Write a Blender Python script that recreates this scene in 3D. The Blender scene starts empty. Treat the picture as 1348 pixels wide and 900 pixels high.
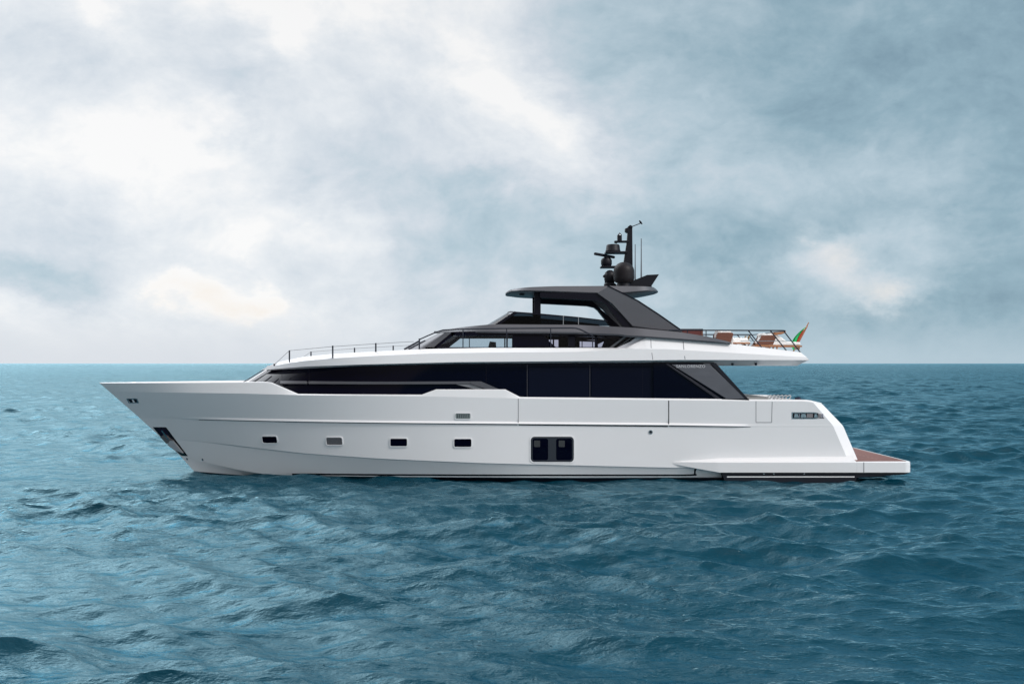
import bpy, bmesh, math, random
import numpy as np
from mathutils import Vector
from mathutils.bvhtree import BVHTree

random.seed(4)
S = bpy.context.scene
COL = S.collection
R = math.radians

# ------------------------------------------------------------------ camera, sky, sun, exposure
FPX = 1480.0            # focal length in pixels of the 1348 px wide photograph
CAMZ = 4.05             # eye height above the water
D0 = 43.25              # distance to the yacht's centreline
cam_d = bpy.data.cameras.new('camera')
cam = bpy.data.objects.new('camera', cam_d); COL.objects.link(cam)
cam.location = (0, 0, CAMZ); cam.rotation_euler = (R(90), 0, 0)
cam_d.sensor_width = 36.0; cam_d.lens = 36.0 * FPX / 1348.0
cam_d.shift_y = 28.0 / 1348.0
cam_d.clip_start = 0.1; cam_d.clip_end = 60000
S.camera = cam

S.view_settings.view_transform = 'Standard'
S.view_settings.look = 'None'
S.view_settings.gamma = 1.0
S.view_settings.exposure = 0.0
S.view_settings.use_curve_mapping = False

SUN_EL, SUN_AZ = 42.0, 126.0      # azimuth clockwise from +Y (view direction): behind the camera, to the right
sd = bpy.data.lights.new('sun', 'SUN'); sun = bpy.data.objects.new('sun', sd); COL.objects.link(sun)
sd.energy = 1.9; sd.angle = R(14); sd.color = (1.0, 0.975, 0.95)
_d = Vector((math.sin(R(SUN_AZ)) * math.cos(R(SUN_EL)), math.cos(R(SUN_AZ)) * math.cos(R(SUN_EL)), math.sin(R(SUN_EL))))
sun.rotation_euler = _d.to_track_quat('Z', 'Y').to_euler()
sun.location = (30, -30, 60)


def lin(r, g, b):
    f = lambda c: (c / 255 / 12.92) if c / 255 <= 0.04045 else ((c / 255 + 0.055) / 1.055) ** 2.4
    return (f(r), f(g), f(b), 1.0)


def build_world():
    w = bpy.data.worlds.new('World'); S.world = w; w.use_nodes = True
    nt = w.node_tree; N = nt.nodes; L = nt.links; N.clear()

    def nd(t, **k):
        n = N.new(t)
        for a, b in k.items(): setattr(n, a, b)
        return n

    def put(sock, v):
        if hasattr(v, 'is_output') or isinstance(v, bpy.types.NodeSocket): L.new(v, sock)
        else: sock.default_value = v

    def m(op, a, b=0.0, c=0.0, clamp=False):
        n = nd('ShaderNodeMath', operation=op, use_clamp=clamp)
        put(n.inputs[0], a); put(n.inputs[1], b); put(n.inputs[2], c)
        return n.outputs[0]

    def vm(op, a, b=(0, 0, 0), out=0):
        n = nd('ShaderNodeVectorMath', operation=op)
        put(n.inputs[0], a); put(n.inputs[1], b)
        return n.outputs[out]

    def noise(vec, scale, det, rough, dist=0.0):
        n = nd('ShaderNodeTexNoise'); put(n.inputs['Vector'], vec)
        n.inputs['Scale'].default_value = scale; n.inputs['Detail'].default_value = det
        n.inputs['Roughness'].default_value = rough; n.inputs['Distortion'].default_value = dist
        return n

    tc = nd('ShaderNodeTexCoord')
    D = vm('NORMALIZE', tc.outputs['Generated'])
    # turbulent displacement of the direction, so that the cloud masses get ragged outlines
    st = vm('MULTIPLY', D, (1.0, 1.0, 1.7))
    n1 = noise(st, 3.4, 3, 0.55)
    n2 = noise(st, 11.0, 6, 0.62)
    w1 = vm('MULTIPLY', vm('SUBTRACT', n1.outputs['Color'], (0.5, 0.5, 0.5)), (0.17, 0.0, 0.12))
    w2 = vm('MULTIPLY', vm('SUBTRACT', n2.outputs['Color'], (0.5, 0.5, 0.5)), (0.10, 0.0, 0.075))
    DW = vm('ADD', vm('ADD', D, w1), w2)

    def blob(px, py, rx, ry, src=None):
        c = Vector(((px - 674) / FPX, 1.0, (478 - py) / FPX)); ln = c.length
        c = c / ln
        d = vm('SUBTRACT', src or DW, tuple(c))
        d = vm('MULTIPLY', d, (FPX / rx * ln, 1.2, FPX / ry * ln))
        q = vm('DOT_PRODUCT', d, d, out=1)
        return m('EXPONENT', m('MULTIPLY', q, -1.0))

    sx = nd('ShaderNodeSeparateXYZ'); L.new(DW, sx.inputs[0])
    # left of the picture bright, right of it heavy and dark
    az = m('DIVIDE', sx.outputs['X'], m('ADD', m('ABSOLUTE', sx.outputs['Y']), 0.35))
    base = nd('ShaderNodeMapRange', interpolation_type='SMOOTHERSTEP'); L.new(az, base.inputs[0])
    base.inputs['From Min'].default_value = -0.26; base.inputs['From Max'].default_value = 0.36
    base.inputs['To Min'].default_value = 0.80; base.inputs['To Max'].default_value = 0.20
    s = base.outputs[0]
    for (px, py, rx, ry, a) in SKY_BLOBS:
        s = m('ADD', s, m('MULTIPLY', blob(px, py, rx, ry), a))
    DV = vm('ADD', D, vm('MULTIPLY', w1, (0.6, 0.6, 0.6)))
    f1 = noise(vm('MULTIPLY', DV, (1, 1, 1.7)), 6.5, 9, 0.58, 0.15)
    f2 = noise(vm('MULTIPLY', DV, (1, 1, 1.4)), 19.0, 8, 0.62, 0.1)
    s = m('ADD', s, m('MULTIPLY', m('SUBTRACT', f1.outputs['Fac'], 0.5), 0.46))
    s = m('ADD', s, m('MULTIPLY', m('SUBTRACT', f2.outputs['Fac'], 0.5), 0.32))
    f3 = noise(vm('MULTIPLY', DV, (1, 1, 1.5)), 52.0, 5, 0.6, 0.2)
    s = m('ADD', s, m('MULTIPLY', m('SUBTRACT', f3.outputs['Fac'], 0.5), 0.20))
    f4 = noise(vm('MULTIPLY', DW, (1, 1, 1.6)), 9.0, 7, 0.55, 0.0)
    bil = m('ABSOLUTE', m('SUBTRACT', f4.outputs['Fac'], 0.5))
    s = m('ADD', s, m('MULTIPLY', m('SUBTRACT', 0.09, bil), 0.35))
    # thin even veil towards the horizon
    sz = nd('ShaderNodeSeparateXYZ'); L.new(D, sz.inputs[0])
    hz = nd('ShaderNodeMapRange', interpolation_type='SMOOTHSTEP'); L.new(sz.outputs['Z'], hz.inputs[0])
    hz.inputs['From Min'].default_value = 0.0; hz.inputs['From Max'].default_value = 0.05
    hz.inputs['To Min'].default_value = 0.8; hz.inputs['To Max'].default_value = 0.0
    hb_ = nd('ShaderNodeMapRange', interpolation_type='SMOOTHSTEP'); L.new(az, hb_.inputs[0])
    hb_.inputs['From Min'].default_value = -0.3; hb_.inputs['From Max'].default_value = 0.45
    hb_.inputs['To Min'].default_value = 0.70; hb_.inputs['To Max'].default_value = 0.44
    mx = nd('ShaderNodeMix', data_type='FLOAT'); L.new(hz.outputs[0], mx.inputs[0]); L.new(s, mx.inputs[2]); L.new(hb_.outputs[0], mx.inputs[3])
    s = mx.outputs[0]
    cr = nd('ShaderNodeValToRGB'); L.new(s, cr.inputs[0])
    el = cr.color_ramp.elements
    stops = [(0.0, (120, 149, 167)), (0.22, (151, 180, 195)), (0.45, (187, 207, 219)), (0.66, (216, 225, 234)), (0.84, (236, 241, 246)), (1.0, (255, 255, 255))]
    el[0].position, el[0].color = stops[0][0], lin(*stops[0][1])
    el[1].position, el[1].color = stops[-1][0], lin(*stops[-1][1])
    for p, c in stops[1:-1]:
        e = el.new(p); e.color = lin(*c)
    colr = cr.outputs[0]
    wm = None
    for (px, py, rx, ry, a) in WARM_BLOBS:
        b_ = m('MULTIPLY', blob(px, py, rx, ry), a)
        wm = b_ if wm is None else m('ADD', wm, b_)
    wm = m('MULTIPLY', wm, m('MULTIPLY', m('SUBTRACT', f2.outputs['Fac'], 0.34), 3.2, clamp=True), clamp=True)
    mc = nd('ShaderNodeMix', data_type='RGBA'); L.new(wm, mc.inputs[0]); L.new(colr, mc.inputs[6]); mc.inputs[7].default_value = lin(250, 241, 230)
    colr = mc.outputs[2]
    # pale lilac air low over the sea on the left
    lv = nd('ShaderNodeMapRange', interpolation_type='SMOOTHSTEP'); L.new(az, lv.inputs[0])
    lv.inputs['From Min'].default_value = 0.05; lv.inputs['From Max'].default_value = -0.25
    lh = nd('ShaderNodeMapRange', interpolation_type='SMOOTHSTEP'); L.new(sz.outputs['Z'], lh.inputs[0])
    lh.inputs['From Min'].default_value = 0.055; lh.inputs['From Max'].default_value = 0.0
    ml = nd('ShaderNodeMix', data_type='RGBA'); L.new(m('MULTIPLY', m('MULTIPLY', lv.outputs[0], lh.outputs[0]), 0.4), ml.inputs[0]); L.new(colr, ml.inputs[6]); ml.inputs[7].default_value = lin(222, 224, 230)
    colr = ml.outputs[2]
    # cloud brightness away from the picture: unseen glow added high on the left to brighten the water, and round the veiled sun
    gz = nd('ShaderNodeMapRange', interpolation_type='SMOOTHSTEP'); L.new(sz.outputs['Z'], gz.inputs[0])
    gz.inputs['From Min'].default_value = 0.31; gz.inputs['From Max'].default_value = 0.46
    g = m('ADD', m('MULTIPLY', m('MULTIPLY', dirblob(nd, m, vm, D, -44, 34, 0.44), gz.outputs[0]), GLOW_LEFT), m('MULTIPLY', dirblob(nd, m, vm, D, SUN_AZ, SUN_EL, 0.8), GLOW_SUN))
    g = m('ADD', g, m('MULTIPLY', dirblob(nd, m, vm, D, 20, 55, 0.6), GLOW_RIGHT))
    # behind the viewer: even neutral overcast, brighter to the right where the sun is veiled
    sd_ = nd('ShaderNodeSeparateXYZ'); L.new(D, sd_.inputs[0])
    back = nd('ShaderNodeMapRange', interpolation_type='SMOOTHSTEP'); L.new(sd_.outputs['Y'], back.inputs[0])
    back.inputs['From Min'].default_value = 0.25; back.inputs['From Max'].default_value = -0.25
    side = nd('ShaderNodeMapRange', interpolation_type='SMOOTHSTEP'); L.new(sd_.outputs['X'], side.inputs[0])
    side.inputs['From Min'].default_value = -0.9; side.inputs['From Max'].default_value = 0.7
    side.inputs['To Min'].default_value = BACK_LEFT; side.inputs['To Max'].default_value = BACK_RIGHT
    mb = nd('ShaderNodeMix', data_type='RGBA'); L.new(back.outputs[0], mb.inputs[0]); L.new(colr, mb.inputs[6])
    cb = nd('ShaderNodeCombineColor'); L.new(side.outputs[0], cb.inputs[0]); L.new(m('MULTIPLY', side.outputs[0], 0.985), cb.inputs[1]); L.new(m('MULTIPLY', side.outputs[0], 1.0), cb.inputs[2])
    L.new(cb.outputs[0], mb.inputs[7]); colr = mb.outputs[2]
    stg = m('MAXIMUM', m('ADD', g, 1.0), 0.2)
    bgc = nd('ShaderNodeBackground'); L.new(colr, bgc.inputs['Color']); L.new(stg, bgc.inputs['Strength'])
    sky = nd('ShaderNodeTexSky'); sky.sky_type = 'NISHITA'; sky.sun_disc = False
    sky.sun_elevation = R(SUN_EL); sky.sun_rotation = R(SUN_AZ)
    bgs = nd('ShaderNodeBackground'); L.new(sky.outputs[0], bgs.inputs['Color']); bgs.inputs['Strength'].default_value = 0.08
    mix = nd('ShaderNodeMixShader'); mix.inputs[0].default_value = 0.965
    L.new(bgs.outputs[0], mix.inputs[1]); L.new(bgc.outputs[0], mix.inputs[2])
    out = nd('ShaderNodeOutputWorld'); L.new(mix.outputs[0], out.inputs[0])
    w.cycles.sampling_method = 'MANUAL'; w.cycles.sample_map_resolution = 512


def dirblob(nd, m, vm, D, az, el, width):
    c = (math.sin(R(az)) * math.cos(R(el)), math.cos(R(az)) * math.cos(R(el)), math.sin(R(el)))
    d = vm('SUBTRACT', D, c); q = vm('DOT_PRODUCT', d, d, out=1)
    return m('EXPONENT', m('MULTIPLY', q, -1.0 / width ** 2))


GLOW_LEFT, GLOW_SUN, GLOW_RIGHT = 5.4, 1.0, -0.35
BACK_LEFT, BACK_RIGHT = 0.25, 0.84
SKY_BLOBS = [
    (1098, 342, 24, 18, .10), (1060, 372, 46, 16, .12), (1145, 320, 50, 14, .10), (1172, 412, 60, 11, .14), (1290, 345, 60, 24, .14),
    (252, 378, 20, 12, .22), (302, 392, 22, 10, .18), (365, 396, 26, 13, .22), (460, 330, 40, 16, .14),
    (50, 185, 170, 50, .15), (190, 225, 130, 35, .08), (470, 10, 170, 55, .30), (385, 75, 45, 55, .28),
    (735, 160, 80, 80, .46), (760, 235, 110, 40, .14), (690, 25, 80, 60, .22), (300, 265, 150, 40, .10), (560, 120, 110, 60, .10),
    (140, 25, 45, 45, .22), (250, 190, 60, 30, .16), (620, 215, 60, 30, .14), (660, 130, 60, 50, .12),
    (330, 330, 60, 22, .18), (420, 300, 50, 22, .12),
    (1115, 350, 58, 34, .32), (1200, 392, 80, 26, .28), (1240, 300, 80, 34, .20), (1080, 395, 60, 25, .12), (1010, 250, 140, 30, .14),
    (1180, 215, 150, 30, .10), (268, 383, 36, 20, .30), (345, 400, 46, 18, .32),
    (50, 385, 110, 28, -.30), (100, 320, 90, 40, -.12), (50, 60, 110, 45, -.12), (290, 120, 80, 60, -.14), (450, 235, 110, 36, -.14),
    (600, 240, 60, 70, -.12), (650, 330, 130, 70, -.16), (520, 330, 110, 60, -.08), (1000, 70, 220, 60, -.10), (930, 340, 110, 45, -.08),
    (870, 260, 90, 60, -.06), (230, 330, 60, 30, -.03),
]
WARM_BLOBS = [(268, 385, 34, 18, .6), (345, 402, 48, 18, .65), (1115, 350, 40, 28, .35), (1190, 398, 50, 22, .45)]
build_world()

# ------------------------------------------------------------------ materials
def mat(name, color, rough=0.4, metal=0.0, spec=0.5, bump=None, coat=0.0, vary=0.0, vscale=3.0, alpha=None):
    m = bpy.data.materials.new(name); m.use_nodes = True
    nt = m.node_tree; b = nt.nodes['Principled BSDF']
    b.inputs['Base Color'].default_value = (*color, 1); b.inputs['Roughness'].default_value = rough
    b.inputs['Metallic'].default_value = metal; b.inputs['Specular IOR Level'].default_value = spec
    b.inputs['Coat Weight'].default_value = coat; b.inputs['Coat Roughness'].default_value = 0.05
    tc = nt.nodes.new('ShaderNodeTexCoord')
    if vary:
        n = nt.nodes.new('ShaderNodeTexNoise'); n.inputs['Scale'].default_value = vscale; n.inputs['Detail'].default_value = 6
        mp = nt.nodes.new('ShaderNodeMapping'); mp.inputs['Scale'].default_value = (0.6, 1, 2.0)
        nt.links.new(tc.outputs['Object'], mp.inputs[0]); nt.links.new(mp.outputs[0], n.inputs['Vector'])
        mx = nt.nodes.new('ShaderNodeMix'); mx.data_type = 'RGBA'
        nt.links.new(n.outputs['Fac'], mx.inputs[0])
        mx.inputs[6].default_value = (*[c * (1 - vary) for c in color], 1)
        mx.inputs[7].default_value = (*[min(1, c * (1 + vary)) for c in color], 1)
        nt.links.new(mx.outputs[2], b.inputs['Base Color'])
        mr = nt.nodes.new('ShaderNodeMapRange'); nt.links.new(n.outputs['Fac'], mr.inputs[0])
        mr.inputs['To Min'].default_value = rough * 0.8; mr.inputs['To Max'].default_value = rough * 1.2
        nt.links.new(mr.outputs[0], b.inputs['Roughness'])
    if bump:
        n = nt.nodes.new('ShaderNodeTexNoise'); n.inputs['Scale'].default_value = bump[0]; n.inputs['Detail'].default_value = 4
        nt.links.new(tc.outputs['Object'], n.inputs['Vector'])
        bp = nt.nodes.new('ShaderNodeBump'); bp.inputs['Strength'].default_value = bump[1]; bp.inputs['Distance'].default_value = 0.01
        nt.links.new(n.outputs['Fac'], bp.inputs['Height']); nt.links.new(bp.outputs[0], b.inputs['Normal'])
    return m


M_WHITE = mat('white_gelcoat', (0.77, 0.768, 0.78), 0.12, spec=0.5, vary=0.02, vscale=0.8, bump=(1.1, 0.35))
M_ANTI = mat('antifouling', (0.004, 0.005, 0.012), 0.5, spec=0.3)
M_BLACK = mat('black_gloss', (0.006, 0.006, 0.012), 0.25, spec=0.35)
M_GLASS = mat('dark_glass', (0.0008, 0.0009, 0.007), 0.04, spec=0.11, vary=0.3, vscale=0.6)
M_GLASS2 = mat('dark_glass_panel', (0.0035, 0.004, 0.013), 0.05, spec=0.13)
M_GREY = mat('graphite_metallic', (0.10, 0.10, 0.112), 0.42, metal=0.35, spec=0.5, vary=0.06, vscale=1.2)
M_GREYL = mat('light_graphite', (0.22, 0.22, 0.235), 0.4, metal=0.3)
M_DARK = mat('dark_lining', (0.004, 0.0035, 0.009), 0.5, spec=0.15)
M_MAST = mat('mast_black', (0.004, 0.004, 0.009), 0.45, spec=0.25)
M_DOME = mat('dome_grey', (0.008, 0.008, 0.012), 0.5, spec=0.25)
M_STEEL = mat('stainless_steel', (0.62, 0.62, 0.63), 0.22, metal=1.0, bump=(30, .15))
M_RAIL = mat('rail_dark_steel', (0.03, 0.032, 0.045), 0.35, metal=0.5)
M_SEAM = mat('seam_rubber_and_shade', (0.05, 0.05, 0.06), 0.7, spec=0.2)
M_SEAML = mat('seam_light', (0.22, 0.22, 0.24), 0.7, spec=0.2)
M_BROWN = mat('brown_leather', (0.16, 0.055, 0.03), 0.5, vary=0.25, vscale=6)
M_DBROWN = mat('dark_brown_wicker', (0.05, 0.02, 0.018), 0.6, vary=0.3, vscale=12)
M_WOOD = mat('varnished_wood', (0.38, 0.16, 0.07), 0.4, vary=0.2, vscale=8)
M_CUSH = mat('white_cushion', (0.82, 0.80, 0.78), 0.85, bump=(18, .4))
M_GREEN = mat('flag_green', (0.02, 0.48, 0.14), 0.8)
M_RED = mat('flag_red', (0.45, 0.035, 0.02), 0.8)
M_FWHITE = mat('flag_white', (0.85, 0.75, 0.5), 0.8)
M_NAVY = mat('navy_fabric', (0.004, 0.006, 0.03), 0.8)
M_VENT = mat('vent_green_grey', (0.16, 0.20, 0.20), 0.5, vary=0.4, vscale=30)
M_CURT = mat('curtain_grey', (0.10, 0.10, 0.11), 0.6, vary=0.5, vscale=25)
M_ROPE = mat('rope_grey', (0.45, 0.45, 0.46), 0.9, bump=(60, .6))


def teak_material():
    m = bpy.data.materials.new('teak_planks'); m.use_nodes = True
    nt = m.node_tree; b = nt.nodes['Principled BSDF']; b.inputs['Roughness'].default_value = 0.6
    tc = nt.nodes.new('ShaderNodeTexCoord')
    br = nt.nodes.new('ShaderNodeTexBrick'); br.inputs['Scale'].default_value = 1.0
    br.offset = 0.5; br.inputs['Brick Width'].default_value = 2.2; br.inputs['Row Height'].default_value = 0.24
    br.inputs['Mortar Size'].default_value = 0.012
    br.inputs['Color1'].default_value = (0.13, 0.040, 0.030, 1); br.inputs['Color2'].default_value = (0.18, 0.062, 0.045, 1)
    br.inputs['Mortar'].default_value = (0.34, 0.22, 0.18, 1)
    nt.links.new(tc.outputs['Object'], br.inputs['Vector'])
    nt.links.new(br.outputs['Color'], b.inputs['Base Color'])
    return m


M_TEAK = teak_material()


def tinted(name, tint, rough=0.03, refl=0.12):
    """clear tinted glazing: see-through with a weak mirror reflection"""
    m = bpy.data.materials.new(name); m.use_nodes = True
    nt = m.node_tree; nt.nodes.clear()
    t = nt.nodes.new('ShaderNodeBsdfTransparent'); t.inputs[0].default_value = (*tint, 1)
    g = nt.nodes.new('ShaderNodeBsdfGlossy'); g.inputs['Roughness'].default_value = rough
    lw = nt.nodes.new('ShaderNodeFresnel'); lw.inputs[0].default_value = 1.3
    mp = nt.nodes.new('ShaderNodeMath'); mp.operation = 'MULTIPLY'; mp.inputs[1].default_value = refl * 8
    nt.links.new(lw.outputs[0], mp.inputs[0])
    mx = nt.nodes.new('ShaderNodeMixShader'); nt.links.new(mp.outputs[0], mx.inputs[0])
    nt.links.new(t.outputs[0], mx.inputs[1]); nt.links.new(g.outputs[0], mx.inputs[2])
    o = nt.nodes.new('ShaderNodeOutputMaterial'); nt.links.new(mx.outputs[0], o.inputs[0])
    return m


M_TINT = tinted('tinted_window', (0.84, 0.88, 0.90), refl=0.08)
M_TINTD = tinted('smoked_screen', (0.16, 0.20, 0.23), refl=0.05)
M_TINTM = tinted('clear_screen', (0.62, 0.62, 0.66), refl=0.1)


# ------------------------------------------------------------------ water
def water_material():
    m = bpy.data.materials.new('sea_water'); m.use_nodes = True
    nt = m.node_tree; N = nt.nodes; L = nt.links
    b = N['Principled BSDF']
    N.remove(b)
    body = N.new('ShaderNodeBsdfDiffuse'); body.inputs[0].default_value = (0.0003, 0.030, 0.050, 1)
    mir = N.new('ShaderNodeBsdfGlossy'); mir.inputs[0].default_value = (0.56, 0.88, 0.99, 1)
    fr = N.new('ShaderNodeFresnel'); fr.inputs[0].default_value = 1.40
    ms = N.new('ShaderNodeMixShader'); L.new(fr.outputs[0], ms.inputs[0]); L.new(body.outputs[0], ms.inputs[1]); L.new(mir.outputs[0], ms.inputs[2])
    L.new(ms.outputs[0], N['Material Output'].inputs[0])
    tc = N.new('ShaderNodeTexCoord')
    geo = N.new('ShaderNodeNewGeometry')

    def nz(scale, det, sx, sy, rot, rough=0.55, dist=0.4):
        mp = N.new('ShaderNodeMapping'); mp.inputs['Scale'].default_value = (sx, sy, 1); mp.inputs['Rotation'].default_value = (0, 0, R(rot))
        L.new(geo.outputs['Position'], mp.inputs[0])
        n = N.new('ShaderNodeTexNoise'); n.inputs['Scale'].default_value = scale; n.inputs['Detail'].default_value = det
        n.inputs['Roughness'].default_value = rough; n.inputs['Distortion'].default_value = dist
        L.new(mp.outputs[0], n.inputs['Vector']); return n.outputs['Fac']

    def mth(op, a, c):
        n = N.new('ShaderNodeMath'); n.operation = op
        for i, v in enumerate((a, c)):
            if isinstance(v, bpy.types.NodeSocket): L.new(v, n.inputs[i])
            else: n.inputs[i].default_value = v
        return n.outputs[0]
    # gusts roughen the surface in patches
    patch = N.new('ShaderNodeMapRange'); L.new(nz(0.06, 3, 0.7, 1.6, 12), patch.inputs[0])
    patch.inputs['From Min'].default_value = 0.35; patch.inputs['From Max'].default_value = 0.65
    patch.inputs['To Min'].default_value = 0.55; patch.inputs['To Max'].default_value = 1.35
    att = N.new('ShaderNodeAttribute'); att.attribute_name = 'unresolved'
    small = mth('MULTIPLY', nz(7.0, 4, 0.55, 1.0, 14), 0.028)
    tiny = mth('MULTIPLY', nz(22.0, 3, 0.6, 1.0, -18), 0.009)
    mid = mth('MULTIPLY', mth('MULTIPLY', nz(0.8, 6, 0.45, 1.0, -8), 0.75), att.outputs['Fac'])
    fine = mth('MULTIPLY', nz(2.8, 4, 0.55, 1.0, 10, 0.6), 0.054)
    rg = N.new('ShaderNodeMapRange'); L.new(att.outputs['Fac'], rg.inputs[0]); rg.inputs['To Min'].default_value = 0.06; rg.inputs['To Max'].default_value = 0.22; L.new(rg.outputs[0], mir.inputs['Roughness'])
    h = mth('ADD', mth('MULTIPLY', mth('ADD', mth('ADD', small, fine), tiny), patch.outputs[0]), mid)
    bp = N.new('ShaderNodeBump'); bp.inputs['Strength'].default_value = 1.0; bp.inputs['Distance'].default_value = 1.0
    L.new(h, bp.inputs['Height'])
    for q_ in (body, mir, fr): L.new(bp.outputs[0], q_.inputs['Normal'])
    return m


def build_water():
    rng = np.random.default_rng(11)
    # polar sheet round the viewer's foot, fine towards the yacht, running past the horizon
    a_f = np.linspace(-31, 31, 1300)
    a_c = np.concatenate([np.linspace(31, 62, 60)[1:], np.linspace(62, 298, 60)[1:-1], np.linspace(298, 329, 60)[:-1]])
    ang = np.radians(np.concatenate([a_f, a_c]))
    r = [1.0]
    while r[-1] < 11: r.append(r[-1] * 1.05 + 0.03)
    while r[-1] < 700: r.append(r[-1] * 1.0026)
    while r[-1] < 2500: r.append(r[-1] * 1.006)
    while r[-1] < 30000: r.append(r[-1] * 1.03)
    r = np.array(r)
    nR, nA = len(r), len(ang)
    dr = np.gradient(r)
    ca, sa = np.sin(ang), np.cos(ang)
    X = (r[:, None] * ca[None, :]); Y = (r[:, None] * sa[None, :])
    # wave components
    comps = []
    lams = np.exp(np.linspace(math.log(0.20), math.log(15.0), 170)) * rng.uniform(0.97, 1.03, 170)
    for lam in lams:
        k = 2 * math.pi / lam
        # crests run roughly left-right, two crossing trains
        if lam > 6: mean, spr = 72, 14
        else: mean, spr = (100 if rng.random() < 0.5 else 68), 26
        th = math.radians(mean + rng.normal() * spr)
        if lam < 0.5: slope = 0.027
        elif lam < 2: slope = 0.038
        elif lam < 5: slope = 0.031
        elif lam < 8: slope = 0.014
        else: slope = 0.004
        slope *= rng.uniform(0.6, 1.4)
        comps.append((lam, k, math.cos(th), math.sin(th), slope / k, rng.uniform(0, 2 * math.pi)))
    Z = np.zeros_like(X); DX = np.zeros_like(X); DY = np.zeros_like(X)
    gust = 1 + 0.28 * np.sin(X * 0.11 + Y * 0.05 + 1.0) * np.sin(Y * 0.17 - X * 0.04 + 2) + 0.2 * np.sin(X * 0.31 - Y * 0.22)
    # the hull takes the edge off the chop close alongside
    hx = np.maximum(np.abs(X) - 13.5, 0); hy = np.maximum(np.abs(Y - D0) - 3.4, 0)
    lee = 1 - 0.6 * np.exp(-(hx ** 2 + hy ** 2) / 16.0)
    for i0 in range(0, nR, 60):
        i1 = min(nR, i0 + 60)
        sp = max(dr[i0:i1].max(), r[i1 - 1] * 0.00085)
        x = X[i0:i1].astype(np.float32); y = Y[i0:i1].astype(np.float32); gg = gust[i0:i1]
        for lam, k, cx, cy, a, ph in comps:
            fade = min(1.0, max(0.0, (lam / sp - 2.2) / 2.5))
            if fade <= 0: continue
            p = (k * cx) * x + (k * cy) * y + ph
            c_ = np.cos(p); s_ = np.sin(p)
            am = a * fade * (gg if lam < 5 else 1.0) * (lee[i0:i1] if lam > 1.5 else 1.0)
            Z[i0:i1] += am * c_
            DX[i0:i1] -= (0.8 * cx) * am * s_; DY[i0:i1] -= (0.8 * cy) * am * s_
    damp = np.clip((r - 2) / 6, 0, 1)[:, None]
    Z *= damp; DX *= damp; DY *= damp
    # the coarse columns behind the viewer carry less
    Z[:, len(a_f) + 59:] *= 0.5; DX[:, len(a_f) + 59:] = 0; DY[:, len(a_f) + 59:] = 0
    V = np.empty((nR * nA + 1, 3), np.float32)
    V[:-1, 0] = (X + DX).ravel(); V[:-1, 1] = (Y + DY).ravel(); V[:-1, 2] = Z.ravel()
    V[-1] = (0, 0, 0)
    i = np.arange(nR - 1)[:, None] * nA; j = np.arange(nA)[None, :]; j2 = (j + 1) % nA
    quads = np.stack([i + j, i + j2, i + nA + j2, i + nA + j], -1).reshape(-1, 4)
    tris = np.stack([np.full(nA, nR * nA), (np.arange(nA) + 1) % nA, np.arange(nA)], -1)
    nq, ntri = len(quads), len(tris)
    me = bpy.data.meshes.new('sea')
    me.vertices.add(len(V)); me.vertices.foreach_set('co', V.ravel())
    me.loops.add(nq * 4 + ntri * 3)
    me.loops.foreach_set('vertex_index', np.concatenate([quads.ravel(), tris.ravel()]).astype(np.int32))
    me.polygons.add(nq + ntri)
    me.polygons.foreach_set('loop_start', np.concatenate([np.arange(nq) * 4, nq * 4 + np.arange(ntri) * 3]).astype(np.int32))
    me.update(calc_edges=True)
    me.polygons.foreach_set('use_smooth', np.ones(nq + ntri, bool))
    at = me.attributes.new('unresolved', 'FLOAT', 'POINT')
    un = np.clip((np.maximum(r, 0) - 60) / 500, 0, 1)[:, None] ** 0.8 * np.ones((1, nA))
    at.data.foreach_set('value', np.append(un.ravel(), 0).astype(np.float32))
    o = bpy.data.objects.new('sea', me); COL.objects.link(o)
    me.materials.append(water_material())
    o.location.z = -0.16
    o['kind'] = 'structure'; o['label'] = 'choppy teal sea stretching to the horizon'
    return o


sea = build_water()

# ------------------------------------------------------------------ mesh helpers
def P(px, py, hb):
    """photo pixel at half-beam hb (near side positive) -> yacht-local point"""
    d = D0 - hb
    return ((px - 674) * d / FPX, -hb, CAMZ - (py - 478) * d / FPX)


def PX(px, hb): return (px - 674) * (D0 - hb) / FPX
def PZ(py, hb): return CAMZ - (py - 478) * (D0 - hb) / FPX


ROOT = bpy.data.objects.new('motor_yacht', None); COL.objects.link(ROOT)
ROOT.location = (0, D0, 0); ROOT.empty_display_size = 3


def finish(name, bm, m, parent=None, smooth=35, loc=None, bevel=0):
    bmesh.ops.recalc_face_normals(bm, faces=bm.faces)
    for f in bm.faces: f.smooth = True
    ca = math.radians(smooth)
    fl = bm.edges.layers.int.get('feature')
    for e in bm.edges:
        e.smooth = not ((fl and e[fl]) or len(e.link_faces) != 2 or e.calc_face_angle(0) > ca)
    me = bpy.data.meshes.new(name); bm.to_mesh(me); bm.free()
    o = bpy.data.objects.new(name, me); COL.objects.link(o)
    for mm in (m if isinstance(m, (list, tuple)) else [m]): me.materials.append(mm)
    if parent: o.parent = parent
    if bevel:
        b = o.modifiers.new('bevel', 'BEVEL'); b.width = bevel; b.segments = 2; b.limit_method = 'ANGLE'; b.angle_limit = R(40)
    return o


def add_prism(bm, pts3, dy, mi=0):
    """planar polygon (in local space) extruded along y by dy (or by a vector)"""
    v = Vector((0, dy, 0)) if not isinstance(dy, (tuple, Vector)) else Vector(dy)
    a = [bm.verts.new(p) for p in pts3]; b = [bm.verts.new(Vector(p) + v) for p in pts3]
    fs = [bm.faces.new(a), bm.faces.new(b[::-1])]
    n = len(a)
    for i in range(n): fs.append(bm.faces.new((a[i], b[i], b[(i + 1) % n], a[(i + 1) % n])))
    for f in fs: f.material_index = mi


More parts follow.
